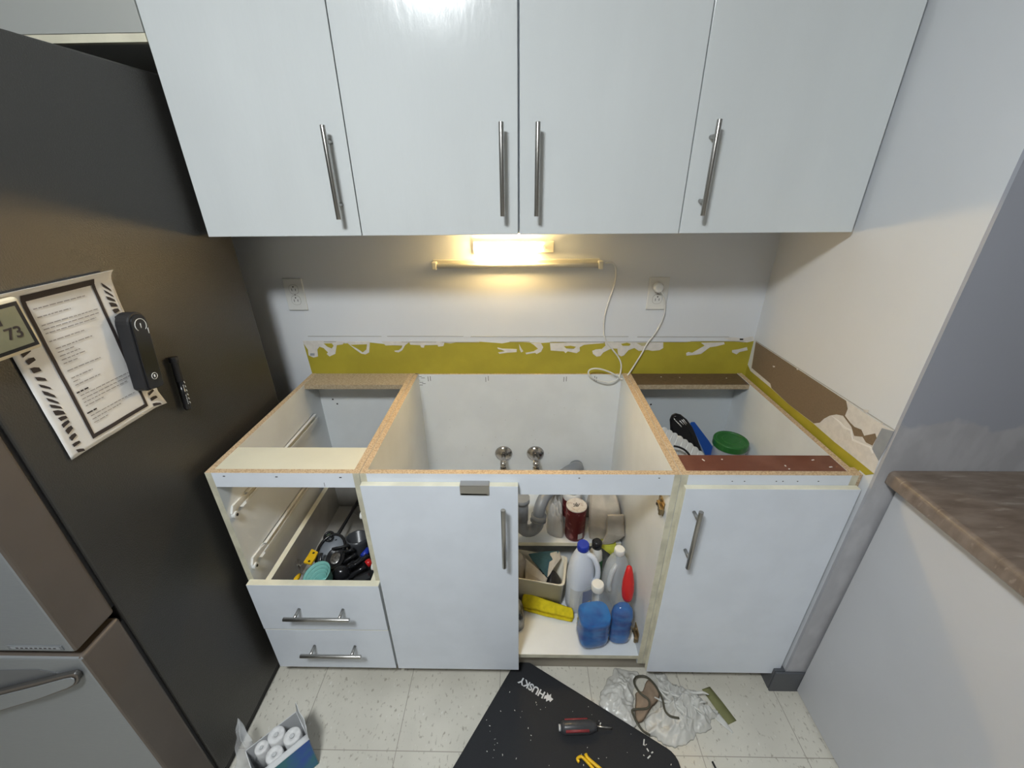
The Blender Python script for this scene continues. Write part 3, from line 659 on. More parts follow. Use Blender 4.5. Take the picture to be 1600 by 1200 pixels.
q = MB(); q.tube([(.005,-.29,.50),(.005,-.29,.40)], .024, pvc, 20); q.tube([(.005,-.29,.505),(.005,-.29,.485)], .029, pvc, 20); q.build('tailpiece', t)
u = [(.003+.032-.032*math.cos(a), -.285+.006*(1-math.cos(a)), .372-.040*math.sin(a)) for a in [i*math.pi/10 for i in range(11)]]
q = MB(); q.tube([(.004,-.285,.41)]+u+[(.067,-.273,.385)], .0235, pvc, 20); q.build('u_bend', t)
q = MB(); q.tube([(.067,-.273,.380),(.070,-.268,.402)], .0295, pvc, 20); q.tube([(.0668,-.273,.378),(.0672,-.272,.382)], .031, pvc, 20); q.build('slip_nut', t)
q = MB(); q.tube(smooth_path([(.069,-.270,.395),(.072,-.262,.425),(.088,-.235,.452),(.125,-.18,.457),(.190,-.08,.455)], 5), .0225, pvc, 20); q.build('trap_arm', t)
q = MB(); q.tube(smooth_path([(.175,-.105,.455),(.215,-.070,.458),(.235,-.050,.452),(.238,-.035,.44),(.238,-.011,.44)], 5), .029, pvc, 20); q.build('elbow', t)
# ------------------------------------------------------------------ things in the sink cabinet
FZ = .1252
def bottle_body(q, c, prof, m, sx, sy, pw=3.2, rot=0):
    q.lathe(prof, c, m, 32, sx=sx, sy=sy, pw=pw, ax=Matrix.Rotation(rot,3,'Z'))
# large blue-filled bottle
t = thing('large_clear_bottle', 'large clear bottle with white cap half full of bright blue liquid', 'bottle', (.243,-.567,FZ)); x, y = .243, -.567
q = MB(); z = FZ; prof = [(.038,.001),(.048,.010),(.053,.03),(.053,.058),(.0495,.070),(.053,.082),(.0495,.096),(.053,.110),(.050,.185),(.044,.212),(.030,.235),(.018,.246),(.016,.258)]
bottle_body(q, (x,y,z), prof, clear, 1, .82, 3.4, .15); q.build('bottle', t)
q = MB(); lp = [(r-.0022, zz+.0025) for r, zz in prof[:8]]+[(.050,.138)]; bottle_body(q, (x,y,z), lp, liquid, 1, .82, 3.4, .15); q.build('liquid', t, label='bright blue liquid')
q = MB(); q.lathe([(.0195,.252),(.0195,.272),(.018,.277)], (x,y,z), plast, 28); q.build('cap', t, bevel=.001)
# small spray bottle with the red trigger
t = thing('spray_bottle', 'clear bottle of blue liquid with a red sprayer top beside the cabinet side', 'bottle', (.334,-.566,FZ)); x, y = .334, -.566
q = MB(); prof = [(.030,.001),(.036,.010),(.037,.05)]+[(.0345+.0028*(i%2),.06+.011*i) for i in range(6)]+[(.037,.13),(.033,.155),(.020,.178),(.015,.19)]
bottle_body(q, (x,y,FZ), prof, clear, 1, .62, 2.6); q.build('bottle', t)
q = MB(); bottle_body(q, (x,y,FZ), [(r-.002, zz+.002) for r, zz in prof[:11]]+[(.018,.176)], liquid, 1, .62, 2.6); q.build('liquid', t, label='bright blue liquid')
q = MB(); M_ = Matrix.Rotation(R(-12),3,'X')
q.lathe([(.016,0),(.021,.012),(.024,.04),(.022,.07),(.016,.10),(.010,.122),(.003,.127)], (x+.012,y+.010,FZ+.190), red, 24, ax=M_, sx=.82, sy=.8); q.build('sprayer', t)
# bleach jug
t = thing('bleach_jug', 'white handled jug with a dark blue cap and label', 'jug', (.214,-.432,FZ)); x, y = .214, -.432
q = MB(); prof = [(.040,0),(.047,.008),(.048,.04),(.048,.14),(.046,.18),(.041,.215),(.031,.25),(.021,.275),(.017,.285)]
bottle_body(q, (x,y,FZ), prof, jugw, 1, .9, 2.5, .3); q.build('body', t)
q = MB(); q.tube(smooth_path([(x+.010,y-.008,FZ+.266),(x+.034,y-.018,FZ+.258),(x+.050,y-.026,FZ+.222),(x+.052,y-.030,FZ+.175),(x+.040,y-.026,FZ+.145)],5), [.0095]*21, jugw, 14); q.build('handle', t)
q = MB(); q.lathe([(.0200,.280),(.0208,.285),(.0205,.300),(.018,.305)], (x,y,FZ), blue, 28); q.build('cap', t)
q = MB()
for a0, a1, zz0, zz1, m_, rr in ((-2.7,-.9,.03,.125,plastg,.0488),(-1.75,-.9,.035,.12,navy,.0494),(-1.6,-1.1,.045,.062,yel,.050)):
    n_ = 14; vs = []
    for i in range(n_+1):
        a = a0+(a1-a0)*i/n_; e = (abs(math.cos(a))**2.5+abs(math.sin(a))**2.5)**(-.4); p = Matrix.Rotation(.3,3,'Z')@Vector((rr*math.cos(a)*e, rr*.9*math.sin(a)*e, 0))
        vs.append((q.bm.verts.new((x+p.x,y+p.y,FZ+zz0)), q.bm.verts.new((x+p.x,y+p.y,FZ+zz1))))
    for i in range(n_): q.face([vs[i][0], vs[i+1][0], vs[i+1][1], vs[i][1]], m_, True)
q.build('label', t, label='white and navy label')
# frosted clear jug
t = thing('frosted_jug', 'translucent empty jug with a white cap against the cabinet side', 'jug', (.333,-.452,FZ)); x, y = .333, -.452
q = MB(); prof = [(.037,0),(.043,.008),(.044,.05),(.044,.15),(.042,.19),(.035,.235),(.024,.268),(.016,.280),(.014,.288)]
bottle_body(q, (x,y,FZ), prof, cleard, 1, .95, 3, .5); q.build('body', t)
q = MB(); q.tube(smooth_path([(x-.010,y-.022,FZ+.255),(x-.028,y-.040,FZ+.235),(x-.036,y-.050,FZ+.20),(x-.032,y-.048,FZ+.165)],5), .009, cleard, 12); q.build('handle', t)
q = MB(); q.lathe([(.0175,.284),(.0175,.300),(.016,.304)], (x,y,FZ), plast, 28); q.build('cap', t, bevel=.001)
# black-capped bottle
t = thing('green_label_bottle', 'narrow white bottle with black cap and green label between two jugs', 'bottle', (.2775,-.362,FZ)); x, y = .2775, -.362
q = MB(); q.lathe([(.022,0),(.027,.006),(.027,.15),(.022,.19),(.012,.215)], (x,y,FZ), plast, 24); q.build('body', t)
q = MB(); q.lathe([(.0275,.02),(.0275,.165)], (x,y,FZ), greenl, 24, cap=False); q.build('label', t)
q = MB(); q.lathe([(.013,.212),(.0185,.216),(.0185,.238),(.012,.246)], (x,y,FZ), blackg, 24); q.build('cap', t)
# white bin with cloths
t = thing('plastic_bin', 'off-white open plastic bin of cloths under the cabinet shelf', 'bin', (.06,-.32,FZ))
A1, A2, A3, A4 = Vector((-.14,-.408)), Vector((.152,-.462)), Vector((.176,-.335)), Vector((-.11,-.285))
q = MB()
def quad_wall(q, cs, z0, z1, th, m, floor=True):
    c = sum(cs, Vector((0,0)))/4
    def rc(s):   # rounded-corner outline
        out = []
        for i in range(4):
            P, A, B = cs[i], cs[i-1], cs[(i+1)%4]; P = c+(P-c)*s; A = c+(A-c)*s; B = c+(B-c)*s; r = .018
            a = P+(A-P).normalized()*r; b3 = P+(B-P).normalized()*r
            for k in range(5): f = k/4; out.append((a*(1-f)**2+P*2*f*(1-f)+b3*f*f))
        return out
    O1, O2, O3, I1 = rc(.94), rc(1.0), rc(1.02), rc(.965)
    rings = [[(p.x,p.y,z0) for p in O1], [(p.x,p.y,z1-.004) for p in O2], [(p.x,p.y,z1-.004) for p in O3], [(p.x,p.y,z1) for p in O3], [(p.x,p.y,z1) for p in I1], [(p.x,p.y,z0+.003) for p in rc(.91)]]
    V = [[q.bm.verts.new(p) for p in rg] for rg in rings]; n = len(O1)
    for i in range(5):
        for j in range(n): q.face([V[i][j], V[i][(j+1)%n], V[i+1][(j+1)%n], V[i+1][j]], m, i in (0,4))
    q.face(V[0][::-1], m); q.face(V[-1], m)
quad_wall(q, [A1, A2, A3, A4], FZ, .258, .003, mat('off_white_bin', (.60,.57,.48), .4)); q.build('body', t, fix=True)
def cloth(name, label, cat, P, m, th=.004, amp=.006, nu=16, nv=16, scale=26, seed=1, group=None):
    q = MB(); q.sheet(P, nu, nv, th, m, amp, scale, seed); return tag(q.build(name), label, cat, group)
cloth('cloth', 'dark teal folded cloth sticking out of the off-white bin', 'cloth', [[(.03,-.34,.276),(.09,-.33,.279),(.145,-.325,.276)],[(.045,-.365,.268),(.09,-.36,.272),(.13,-.36,.268)],[(.095,-.405,.236),(.10,-.41,.232),(.105,-.40,.236)]], towel, .006, .004)
cloth('cloth', 'grey-beige cloth draped over the left of the bin, under the teal cloth', 'cloth', [[(.020,-.35,.262),(.05,-.372,.256),(.098,-.412,.231)],[(.018,-.375,.235),(.05,-.40,.230),(.092,-.42,.215)],[(.018,-.395,.200),(.045,-.41,.19),(.075,-.42,.185)]], linen, .005, .004)
cloth('cloth', 'beige cloth corner standing at the right of the teal cloth', 'cloth', [[(.112,-.335,.277),(.130,-.33,.278),(.146,-.325,.275)],[(.106,-.372,.266),(.125,-.365,.271),(.150,-.352,.268)],[(.099,-.412,.240),(.106,-.405,.245),(.130,-.375,.262)]], linen, .006, .003, seed=4)
q = MB(); q.blob([(.05,-.405),(.09,-.425),(.137,-.435),(.152,-.38),(.12,-.35),(.06,-.35)], .172, .070, black, amp=.02, scale=30, seed=2, per=5); tag(q.build('black_bag'), 'crumpled black plastic bag lying inside the off-white bin', 'bag')
t = thing('storage_canister', 'dull grey-beige round canister standing in the bin behind the closed door edge', 'canister', (-.012,-.355,.13))
q = MB(); q.lathe([(.030,0),(.034,.005),(.034,.11),(.031,.13),(.024,.142)], (-.012,-.355,.131), mat('dull_beige_plastic', (.33,.31,.28), .5), 28); q.build('body', t)
q = MB(); q.lathe([(.024,.142),(.021,.147),(.012,.148)], (-.012,-.355,.131), MATS['dull_beige_plastic'], 28); q.build('lid', t)
cl = [[(.004,-.452,.130),(.10,-.478,.130),(.187,-.497,.130)],[(.004,-.455,.145),(.10,-.482,.146),(.189,-.500,.143)],[(.008,-.438,.168),(.10,-.468,.163),(.188,-.488,.158)],[(.016,-.426,.178),(.10,-.456,.172),(.184,-.477,.160)]]
q = MB(); q.sheet(cl, 14, 22, .008, yel2, .004, 40, 2); q.sheet([[(.010,-.462,.1285),(.10,-.487,.1285),(.183,-.506,.1285)],[(.008,-.460,.137),(.10,-.485,.137),(.186,-.503,.137)]], 4, 20, .006, yel2, .002, 40, 5)
tag(q.build('yellow_cloth'), 'folded bright yellow cloth on the cabinet floor before the bin', 'cloth')
q = MB(); q.blob([(-.06,-.45),(-.005,-.44),(.014,-.47),(.010,-.53),(-.03,-.55),(-.07,-.5)], FZ, .085, mat('grey_print_bag', (.03,.032,.038), .35, col2=(.5,.5,.5), noise_scale=30), amp=.02, scale=22, seed=6, per=5)
tag(q.build('dark_patterned_bag'), 'dark patterned bag peeping out behind the closed sink door', 'bag')
# on the shelf
SZ = .2975
t = thing('cleanser_can', 'dark red cleanser can with holes in its pale top', 'can', (.222,-.262,SZ)); x, y = .2105, -.262
ctop = .148
q = MB(); q.lathe([(.0375,0),(.0385,.003),(.0385,ctop-.004),(.0375,ctop-.001)], (x,y,SZ), darkred, 36, cap=False); q.build('body', t)
q = MB(); q.lathe([(.0385,ctop-.004),(.039,ctop),(.0365,ctop+.0015),(.0355,ctop+.0002)], (x,y,SZ), lidm, 36); q.build('lid', t)
q = MB()
for a, r in [(0,0)]+[(i*R(60),.006) for i in range(6)]+[(i*R(60)+.5,.0115) for i in range(4)]: q.lathe([(.0025,0),(.0025,.0006)], (x+r*math.cos(a), y+r*math.sin(a)-.002, SZ+ctop+.0004), slotm, 8)
q.build('shaker_holes', t)
q = MB(); q.lathe([(.0387,.012),(.0387,.038)], (x,y,SZ), plastg, 36, cap=False); 
bmesh.ops.delete(q.bm, geom=[f for f in q.bm.faces if not (f.calc_center_median().x-x > .008 and f.calc_center_median().y < y-.028)], context='FACES'); q.build('price_label', t)
t = thing('white_container', 'white container with red print mostly hidden behind the cleanser can', 'bottle', (.205,-.165,SZ))
q = MB(); q.lathe([(.036,0),(.038,.006),(.038,.12),(.036,.135),(.030,.142)], (.206,-.175,SZ), plast, 28); q.lathe([(.0385,.03),(.0385,.115)], (.206,-.175,SZ), darkred, 28, cap=False); q.build('body', t)
q = MB(); q.lathe([(.027,.142),(.027,.165),(.025,.168)], (.206,-.175,SZ), plast, 28); q.build('cap', t)
q = MB(); q.blob([(.125,-.10),(.168,-.09),(.168,-.20),(.166,-.275),(.13,-.275),(.103,-.235)], SZ, .105, mat('milky_film', (.70,.69,.67), .3, alpha=.6), rings=20, amp=.05, scale=30, seed=11, per=8, dome=.5); tag(q.build('clear_plastic_bag'), 'crumpled clear plastic bag on the shelf between pipe and red can', 'bag')
q = MB(); q.blob([(.105,-.07),(.16,-.06),(.158,-.20),(.12,-.215)], SZ, .05, linen, amp=.012, scale=22, seed=1, per=6, dome=.5); tag(q.build('crumpled_rag'), 'beige rag bunched inside the clear plastic bag on the shelf', 'cloth')
# folded beige towel beside the can
cl = [[(.268,-.285,.300),(.300,-.290,.302),(.345,-.292,.312)],[(.262,-.280,.36),(.31,-.300,.365),(.378,-.295,.355)],[(.262,-.255,.43),(.31,-.280,.438),(.372,-.262,.425)],[(.270,-.22,.495),(.305,-.235,.505),(.352,-.21,.492)],[(.28,-.17,.500),(.305,-.17,.508),(.34,-.16,.495)]]
q = MB(); q.sheet(cl, 24, 16, .012, linen, .008, 20, 3)
q.sheet([[tuple(Vector(p)+Vector((.010 if i else .004,-.022,-.004))) for p in r[1:]] for i, r in enumerate(cl[:3])], 14, 10, .010, linen, .006, 26, 8)
q.sheet([[(.266,-.17,.299),(.366,-.15,.299)],[(.262,-.19,.40),(.372,-.17,.40)],[(.28,-.17,.49),(.345,-.155,.49)]], 12, 8, .008, linen, .006, 20, 5)
tag(q.build('beige_towel'), 'folded beige towel standing at the right end of the shelf', 'towel')
cloth('yellow_green_rag', 'small yellow-green rag hanging over the shelf edge under the towel', 'cloth', [[(.285,-.275,.3025),(.33,-.28,.304),(.365,-.275,.303)],[(.288,-.316,.303),(.33,-.318,.302),(.360,-.318,.300)],[(.318,-.328,.285),(.335,-.33,.278),(.352,-.328,.276)],[(.345,-.331,.262),(.352,-.334,.250),(.360,-.331,.258)]], rag, .005, .004, seed=3)
# ------------------------------------------------------------------ things in the right cabinet
t = thing('green_lid_jar', 'clear round jar with a wide green lid in the right base cabinet', 'jar', (.752,-.208,.5205)); x, y = .752, -.208
q = MB(); q.lathe([(.047,0),(.052,.004),(.054,.03),(.054,.150),(.052,.166)], (x,y,.5205), cleard, 40); q.build('jar', t)
q = MB(); q.lathe([(.0575,.158),(.0585,.160),(.0585,.180),(.0565,.184),(.049,.184),(.047,.1815),(.030,.1815),(.029,.183),(.001,.183)], (x,y,.5205), green, 48, smooth=False); q.build('lid', t, bevel=.0008)
def leaning(P, th, m, name, t, n=14):
    """P = list of (left,right) world point pairs from the top down: a slab given thickness along -y"""
    q = MB(); V = []
    for a, b2 in P: V.append([Vector(a), Vector(b2)])
    q.sheet(V, n, 4, th, m); return q.build(name, t)
def yp(px, py, y): return at(px, py, 'y', y)
t = thing('slotted_turner', 'black plastic slotted turner leaning in the right base cabinet', 'utensil', (.66,-.2,.53))
out = [(1047,672),(1046,655),(1049,648),(1055,645),(1063,647),(1073,655),(1081,666),(1088,682),(1096,704),(1108,724),(1096,730),(1075,705),(1062,694),(1052,684)]
q = MB(); q.prism([yp(px, py, -.20) for px, py in out], (0,-.006,.0), black); q.build('blade', t, bevel=.0015)
q = MB(); q.tube([yp(px, py, -.207) for px, py in ((1051,676),(1049,658),(1054,650),(1063,652),(1072,662),(1079,677),(1087,697))], .0016, blackg, 6); q.build('rim', t)
q = MB()
for a, c in (((1053,654),(1056,658)),((1056,657.5),(1059.5,661.5)),((1059,660.5),(1062.5,664.5)),((1062,663.5),(1065,667)),((1065,656),(1072,664)),((1067.5,655),(1073,662)),((1062,657.5),(1068,663.5))):
    q.tube([yp(*a, -.2068), yp(*c, -.2068)], .0015, plast, 6)
q.build('slots', t, label='light slots through the blade')
t = thing('blue_cutting_board', 'blue plastic board leaning between the black turner and the jar', 'board', (.70,-.2,.53))
q = MB(); q.prism([yp(px, py, -.185) for px, py in ((1077,662),(1080,659),(1085,659),(1092,668),(1107,688),(1119,706),(1129,724),(1108,728),(1098,706),(1088,682))], (0,-.005,0), blue2); q.build('board', t, bevel=.0012)
q = MB(); q.tube([yp(px, py, -.192) for px, py in ((1078,663),(1088,683),(1097,702),(1106,722))], .0022, mat('pale_blue_edge', (.25,.33,.45), .3), 6); q.build('edge', t)
t = thing('scalloped_tray', 'white ribbed plastic tray edge leaning left of the black turner', 'tray', (.62,-.24,.53))
A_, B_ = (1035,668), (1108,718); q = MB(); P = []
for i in range(37):
    f = i/36; px, py = A_[0]+f*(B_[0]-A_[0]), A_[1]+f*(B_[1]-A_[1])-4*math.sin(f*3.14); w_ = 1.6*abs(math.sin(i*math.pi/4))
    P.append([yp(px+w_*.6, py-w_*1.4, -.222), yp(px-3+w_*.3, py+8-w_*.5, -.232), yp(px-9, py+24, -.250)])
q.sheet([[P[i][j] for i in range(37)] for j in range(3)], 8, 36, .003, plast); q.build('tray', t)
q = MB()
for i in range(1, 9):
    a, b3, c = P[i*4]; q.tube([a+Vector((0,-.002,.001)), b3+Vector((0,-.002,0)), c+Vector((0,-.002,0))], [.0022,.0026,.002], plast, 8)
q.build('ribs', t)
t = thing('black_container', 'black rounded container edge below the white tray in the right base cabinet', 'lid', (.6,-.3,.53))
q = MB(); q.tube(smooth_path([yp(px, py, -.285) for px, py in ((1053,697),(1062,699),(1071,704),(1078,712),(1084,722))],5), .0035, black, 8); q.build('rim', t)
# ------------------------------------------------------------------ things in the drawer
DZ = .3145
def dp(px, py, z): return at(px, py, 'z', z)
t = thing('measuring_cups', 'nested mint green measuring cups at the drawer front', 'measuring cups', (-.66,-.555,DZ))
for i, r in enumerate((.041,.034,.027,.020)):
    c = dp(491+i*1.2, 905-i*.4, .440); q = MB(); ax2 = Matrix.Rotation(R(-10),3,'Y')@Matrix.Rotation(R(12),3,'X'); c.z -= i*.007; c.y = max(c.y, -.573)
    q.lathe([(r*.72,-.048+i*.004),(r*.97,-.006),(r*1.0,0),(r*1.06,.0018),(r*.95,0),(r*.68,-.045+i*.004)], c, teal, 32, ax=ax2, cap=False)
    q.lathe([(.001,-.0445+i*.004),(r*.70,-.0445+i*.004)], c, teal, 32, ax=ax2, cap=False)
    q.build('cup', t)
def hand(name, label, cat, path, rad, m, parts=(), group=None):
    t = thing(name, label, cat, tuple(path[0])[:2]+(DZ,), group)
    q = MB(); q.tube(path, rad, m, 12); q.build(parts[0] if parts else 'handle', t); return t
# big sieve / strainer rings
t = thing('strainer', 'black-rimmed round strainer in the drawer with mesh bowl', 'strainer', (-.66,-.44,DZ))
c = Vector((-.655,-.445,.395)); nx = Matrix.Rotation(R(22),3,'X')
q = MB(); q.tube([c+nx@Vector((.047*math.cos(a), .062*math.sin(a), 0)) for a in [i*R(15) for i in range(25)]], .005, blackg, 10); q.build('rim', t)
q = MB(); q.lathe([(.046,0),(.038,-.022),(.02,-.034),(.001,-.037)], c, mat('mesh_grey', (.25,.27,.30), .4), 28, ax=nx, sy=1.28, cap=False); q.build('mesh_bowl', t)
q = MB(); cr = dp(514,838,.41); q.tube([cr+nx@Vector((.015*math.cos(a), .015*math.sin(a), 0)) for a in [i*R(20) for i in range(19)]], .005, blackg, 10); q.lathe([(.001,.0005),(.011,0)], cr, mat('dark_green_disc', (.06,.085,.06), .4), 20, ax=nx, cap=False); q.build('hanging_ring', t)
t = thing('utensil', 'yellow plastic tool with dark holes lying on the strainer', 'utensil', (-.69,-.47,DZ))
q = MB(); pts = [dp(px, py, .410) for px, py in ((487,857),(497,862),(492,872),(486,881),(474,878),(481,867))]; q.prism(pts, (0,0,-.008), yel); q.build('body', t, bevel=.0015)
q = MB()
for p in ((490,864),(483,877)): q.lathe([(.004,0),(.004,.0008)], dp(*p, .4105), slotm, 10)
q.build('holes', t)
hand('yellow_handled_tool', 'yellow handle end poking out left of the mint cups', 'utensil', [dp(459,914,.415), dp(463,905,.42), dp(468,898,.415)], [.008,.008,.006], yel)
hand('whisk', 'thin metal whisk with splayed wires at the drawer left', 'utensil', [dp(478,905,.388), dp(470,890,.385), dp(466,884,.385)], .003, steel)
q = MB()
for k in range(6):
    a = dp(468,886,.385); e = dp(456+k*4, 872+abs(k-2)*2, .388); q.tube([a, e], .0009, steel, 5)
wt = [o for o in bpy.data.objects if o.name.startswith('whisk')][0]; q.build('wires', wt)
t = thing('grey_cup', 'dark grey metal cup lying in the drawer beside the divider panel', 'cup', (-.57,-.40,DZ)); c = dp(557,857,.385)
q = MB(); q.lathe([(.026,-.065),(.034,-.055),(.037,.0),(.038,.016),(.0345,.015),(.032,-.05),(.001,-.055)], (c.x,c.y+.02,.402), gunmetal, 32, ax=Matrix.Rotation(R(-10),3,'X')); q.build('body', t)
for i, (a, c2, r, m_, lb) in enumerate(((dp(524,842,.40), dp(563,778,.345), .007, black, 'long black handled utensil running to the drawer back'),(dp(519,858,.425), dp(545,852,.43), .005, black, 'short black rod lying in front of the grey cup'))):
    q = MB(); q.tube([a, a.lerp(c2,.4), c2], [r, r*.8, r], m_, 10); tag(q.build('spatula', bevel=0), lb, 'utensil')
t = thing('serving_spoon', 'black serving spoon with shiny bowl in the middle of the drawer', 'spoon', (-.62,-.47,DZ)); c = dp(524,872,.405)
q = MB(); q.lathe([(.001,-.012),(.018,-.009),(.028,-.002),(.031,.003),(.028,.002),(.016,-.004),(.001,-.007)], c, blackg, 28, ax=Matrix.Rotation(R(20),3,'X'), sy=1.25); q.build('bowl', t)
q = MB(); q.lathe([(.001,.001),(.012,.0005),(.016,-.001)], c+Vector((0,0,.002)), mat('worn_grey_metal', (.28,.27,.26), .25, .8, noise_amt=.6, noise_scale=120), 20, ax=Matrix.Rotation(R(20),3,'X'), sy=1.3, cap=False); q.build('worn_center', t)
q = MB(); q.tube([c+Vector((.02,.02,.004)), dp(553,858,.42)], .006, blackg, 10); q.build('handle', t)
t = thing('ladle', 'black shiny ladle head at the drawer front right of the mint cups', 'utensil', (-.57,-.55,DZ)); c = dp(533,896,.39)
q = MB(); q.lathe([(.001,.028),(.018,.024),(.028,.010),(.030,0),(.022,-.018),(.001,-.024)], c, blackg, 28, sy=.8); q.build('bowl', t)
q = MB(); q.tube([c+Vector((.015,.01,.012)), dp(560,880,.41), dp(574,868,.415)], [.008,.007,.008], blackg, 10); q.build('handle', t)
bs = [((540,905,.37),(572,884,.40),.009,'glossy black utensil handle second from the drawer front'),((545,890,.395),(568,872,.415),.006,'glossy black utensil handle behind the ladle'),((530,882,.385),(556,866,.40),.007,'glossy black utensil handle lying beside the serving spoon'),((552,884,.42),(577,868,.425),.0055,'thin black utensil handle under the red handle'),((508,884,.37),(520,862,.38),.008,'black utensil handle right behind the mint cups'),((500,878,.385),(503,864,.40),.005,'black hooked handle end beside the yellow tool')]
for a, c2, r, lb in bs:
    q = MB(); a, c2 = dp(*a), dp(*c2); q.tube([a, a.lerp(c2,.15), a.lerp(c2,.6), c2], [r*.7, r, r*.75, r], blackg, 12); tag(q.build('spatula'), lb, 'utensil', 'black utensil handles in the drawer')
q = MB(); M_ = Matrix.Translation(dp(568,908,.405))@Matrix.Rotation(R(30),4,'Z')@Matrix.Rotation(R(-14),4,'X'); q.box(-.028,.022,-.018,.018,-.02,.012, blackg, M=M_); o = tag(q.build('black_scale_box', bevel=.004), 'boxy glossy black gadget in the drawer front right corner', 'utensil')
q = MB(); a, c2 = dp(573,882,.415), dp(580,876,.42); q.tube([a, a.lerp(c2,.5), c2], [.012,.013,.010], red, 12); tag(q.build('red_spatula'), 'dark red handle end beside the divider panel in the drawer', 'utensil')
q = MB(); a, c2 = dp(566,870,.395), dp(576,858,.40); q.tube([a, c2], .010, blue, 12); tag(q.build('blue_spatula'), 'navy blue handle end behind the red handle in the drawer', 'utensil')
q = MB(); c = dp(568,818,.40); q.lathe([(.006,-.06),(.010,-.05),(.011,0),(.006,.012)], (c.x+.012,c.y,.40), plast, 16); tag(q.build('white_spoon'), 'white handle tip standing against the divider in the drawer', 'utensil')
q = MB(); q.blob([(-.71,-.15),(-.60,-.14),(-.47,-.15),(-.47,-.26),(-.49,-.34),(-.58,-.25)], DZ, .06, film, amp=.03, scale=26, seed=21, per=6); tag(q.build('clear_wrap'), 'clear crumpled plastic wrap at the back of the drawer', 'bag')
q = MB(); q.blob([(-.62,-.37),(-.48,-.30),(-.45,-.40),(-.46,-.59),(-.60,-.60),(-.735,-.60),(-.735,-.50)], DZ, .052, black, amp=.03, scale=34, seed=9, per=6); tag(q.build('black_utensils'), 'heap of dark utensils at the bottom of the drawer', 'utensils', kind='stuff')
# ------------------------------------------------------------------ on the floor
t = thing('kneeling_mat', 'black foam kneeling mat with white lettering lying on the floor tiles', 'mat', (-.004,-.551,0))
dx_ = Vector((.42,-.25,0)).normalized(); dy_ = Vector((-.25,-.42,0)).normalized(); K = Vector((-.006,-.561,0)); LW, LL = .565, .62
def mp_(u, v, z): return K+dx_*u+dy_*v+Vector((0,0,z))
q = MB(); pts = []; r = .05
for cx, cy, a0 in ((r,r,180),(LW-r,r,270),(LW-r,LL-r,0),(r,LL-r,90)):
    for k in range(7): a = R(a0+k*15); pts.append((cx+r*math.cos(a), cy+r*math.sin(a)))
q.prism([mp_(u, v, .0005) for u, v in pts], (0,0,.020), matm); mo = q.build('foam_slab', t, bevel=.003)
c = at(832,1072,'z',.0212); add_text('lettering', 'HUSKY', .030, mat('white_print', (.62,.63,.65), .6), t, c+dx_*0+dy_*.004, -dx_, dy_, bold=.0009, extrude=.0003)
q = MB(); c = at(855,1088,'z',.0208)
def em(u, v): return c - dx_*u*1.3 + dy_*v*1.3
q.prism([em(*p) for p in ((-.016,-.002),(-.012,.008),(-.008,.005),(-.003,.012),(0,.006),(.005,.010),(.006,.002),(.002,-.002),(.004,-.008),(-.003,-.004),(-.006,-.010),(-.009,-.003))], (0,0,.0006), MATS['white_print']); q.build('emblem', t, label='small white jagged emblem')
q = MB(); MZ = .0208
for k in range(60):
    px, py = random.uniform(760,1060), random.uniform(1080,1198); p = at(px, py, 'z', MZ); e = p-K; u, v = e.dot(dx_), e.dot(dy_)
    if not (.015 < u < LW-.02 and .02 < v): continue
    s_ = random.choice((.0008,.0012,.0018)); q.box(-s_,s_,-s_*.5,s_*.5,0,.0008, tornw, M=Matrix.Translation(p)@Matrix.Rotation(random.random()*3,4,'Z'))
for px, py, l_, a in ((1006,1160,.008,1.2),(1012,1172,.004,2),(1019,1176,.003,.4),(1014,1183,.006,.6),(938,1131,.003,1),(937,1135,.003,.3),(950,1138,0,0)):
    if l_: q.box(-l_,l_,-.0016,.0016,0,.0018, plast, M=Matrix.Translation(at(px,py,'z',MZ))@Matrix.Rotation(a,4,'Z'))
tag(q.build('paint_chips'), 'white paint chips scattered over the black kneeling mat', 'debris', kind='stuff')
# stubby screwdriver
t = thing('ratchet_screwdriver', 'short fat red and black screwdriver lying on the black mat', 'screwdriver', (.18,-.77,.021))
A_, B_ = at(876,1137,'z',.040), at(926,1135,'z',.040); tip = at(956,1138,'z',.030); dd = (B_-A_); q = MB()
q.tube([A_, A_+dd*.08, A_+dd*.14, A_+dd*.85, A_+dd*1.0, A_+dd*1.12], [.012,.0175,.019,.019,.015,.011], gunmetal, 18); q.build('handle', t)
sd = dd.cross(Vector((0,0,1))).normalized()
q = MB()
for s_ in (1, -1): q.tube([A_+dd*.14+sd*.0145*s_+Vector((0,0,.0095)), A_+dd*.86+sd*.0145*s_+Vector((0,0,.0095))], .0045, mat('faded_red', (.24,.035,.04), .5), 10)
q.build('red_grip', t); q = MB(); q.tube([B_+dd*.12, tip], .0030, steel, 8); q.build('shaft', t)
q = MB(); q.tube([A_-dd*.06, A_], .009, plastg, 14); q.build('end_cap', t)
# yellow tool
t = thing('yellow_caulk_tool', 'yellow plastic hooked tool at the photo bottom on the black mat', 'tool', (.2,-.87,.021))
g = lambda px, py, z=.0265: at(px, py, 'z', z)
q = MB(); q.tube(smooth_path([g(905,1191),(g(902,1186)),g(906,1182.5),g(911,1184),g(925,1199),g(945,1222)],4), .0042, yel, 8); q.build('hook_arm', t)
q = MB(); q.tube(smooth_path([g(915,1178),g(918,1184),g(928,1193),g(942,1205),g(960,1225)],4), .0050, yel, 8); q.build('straight_arm', t)
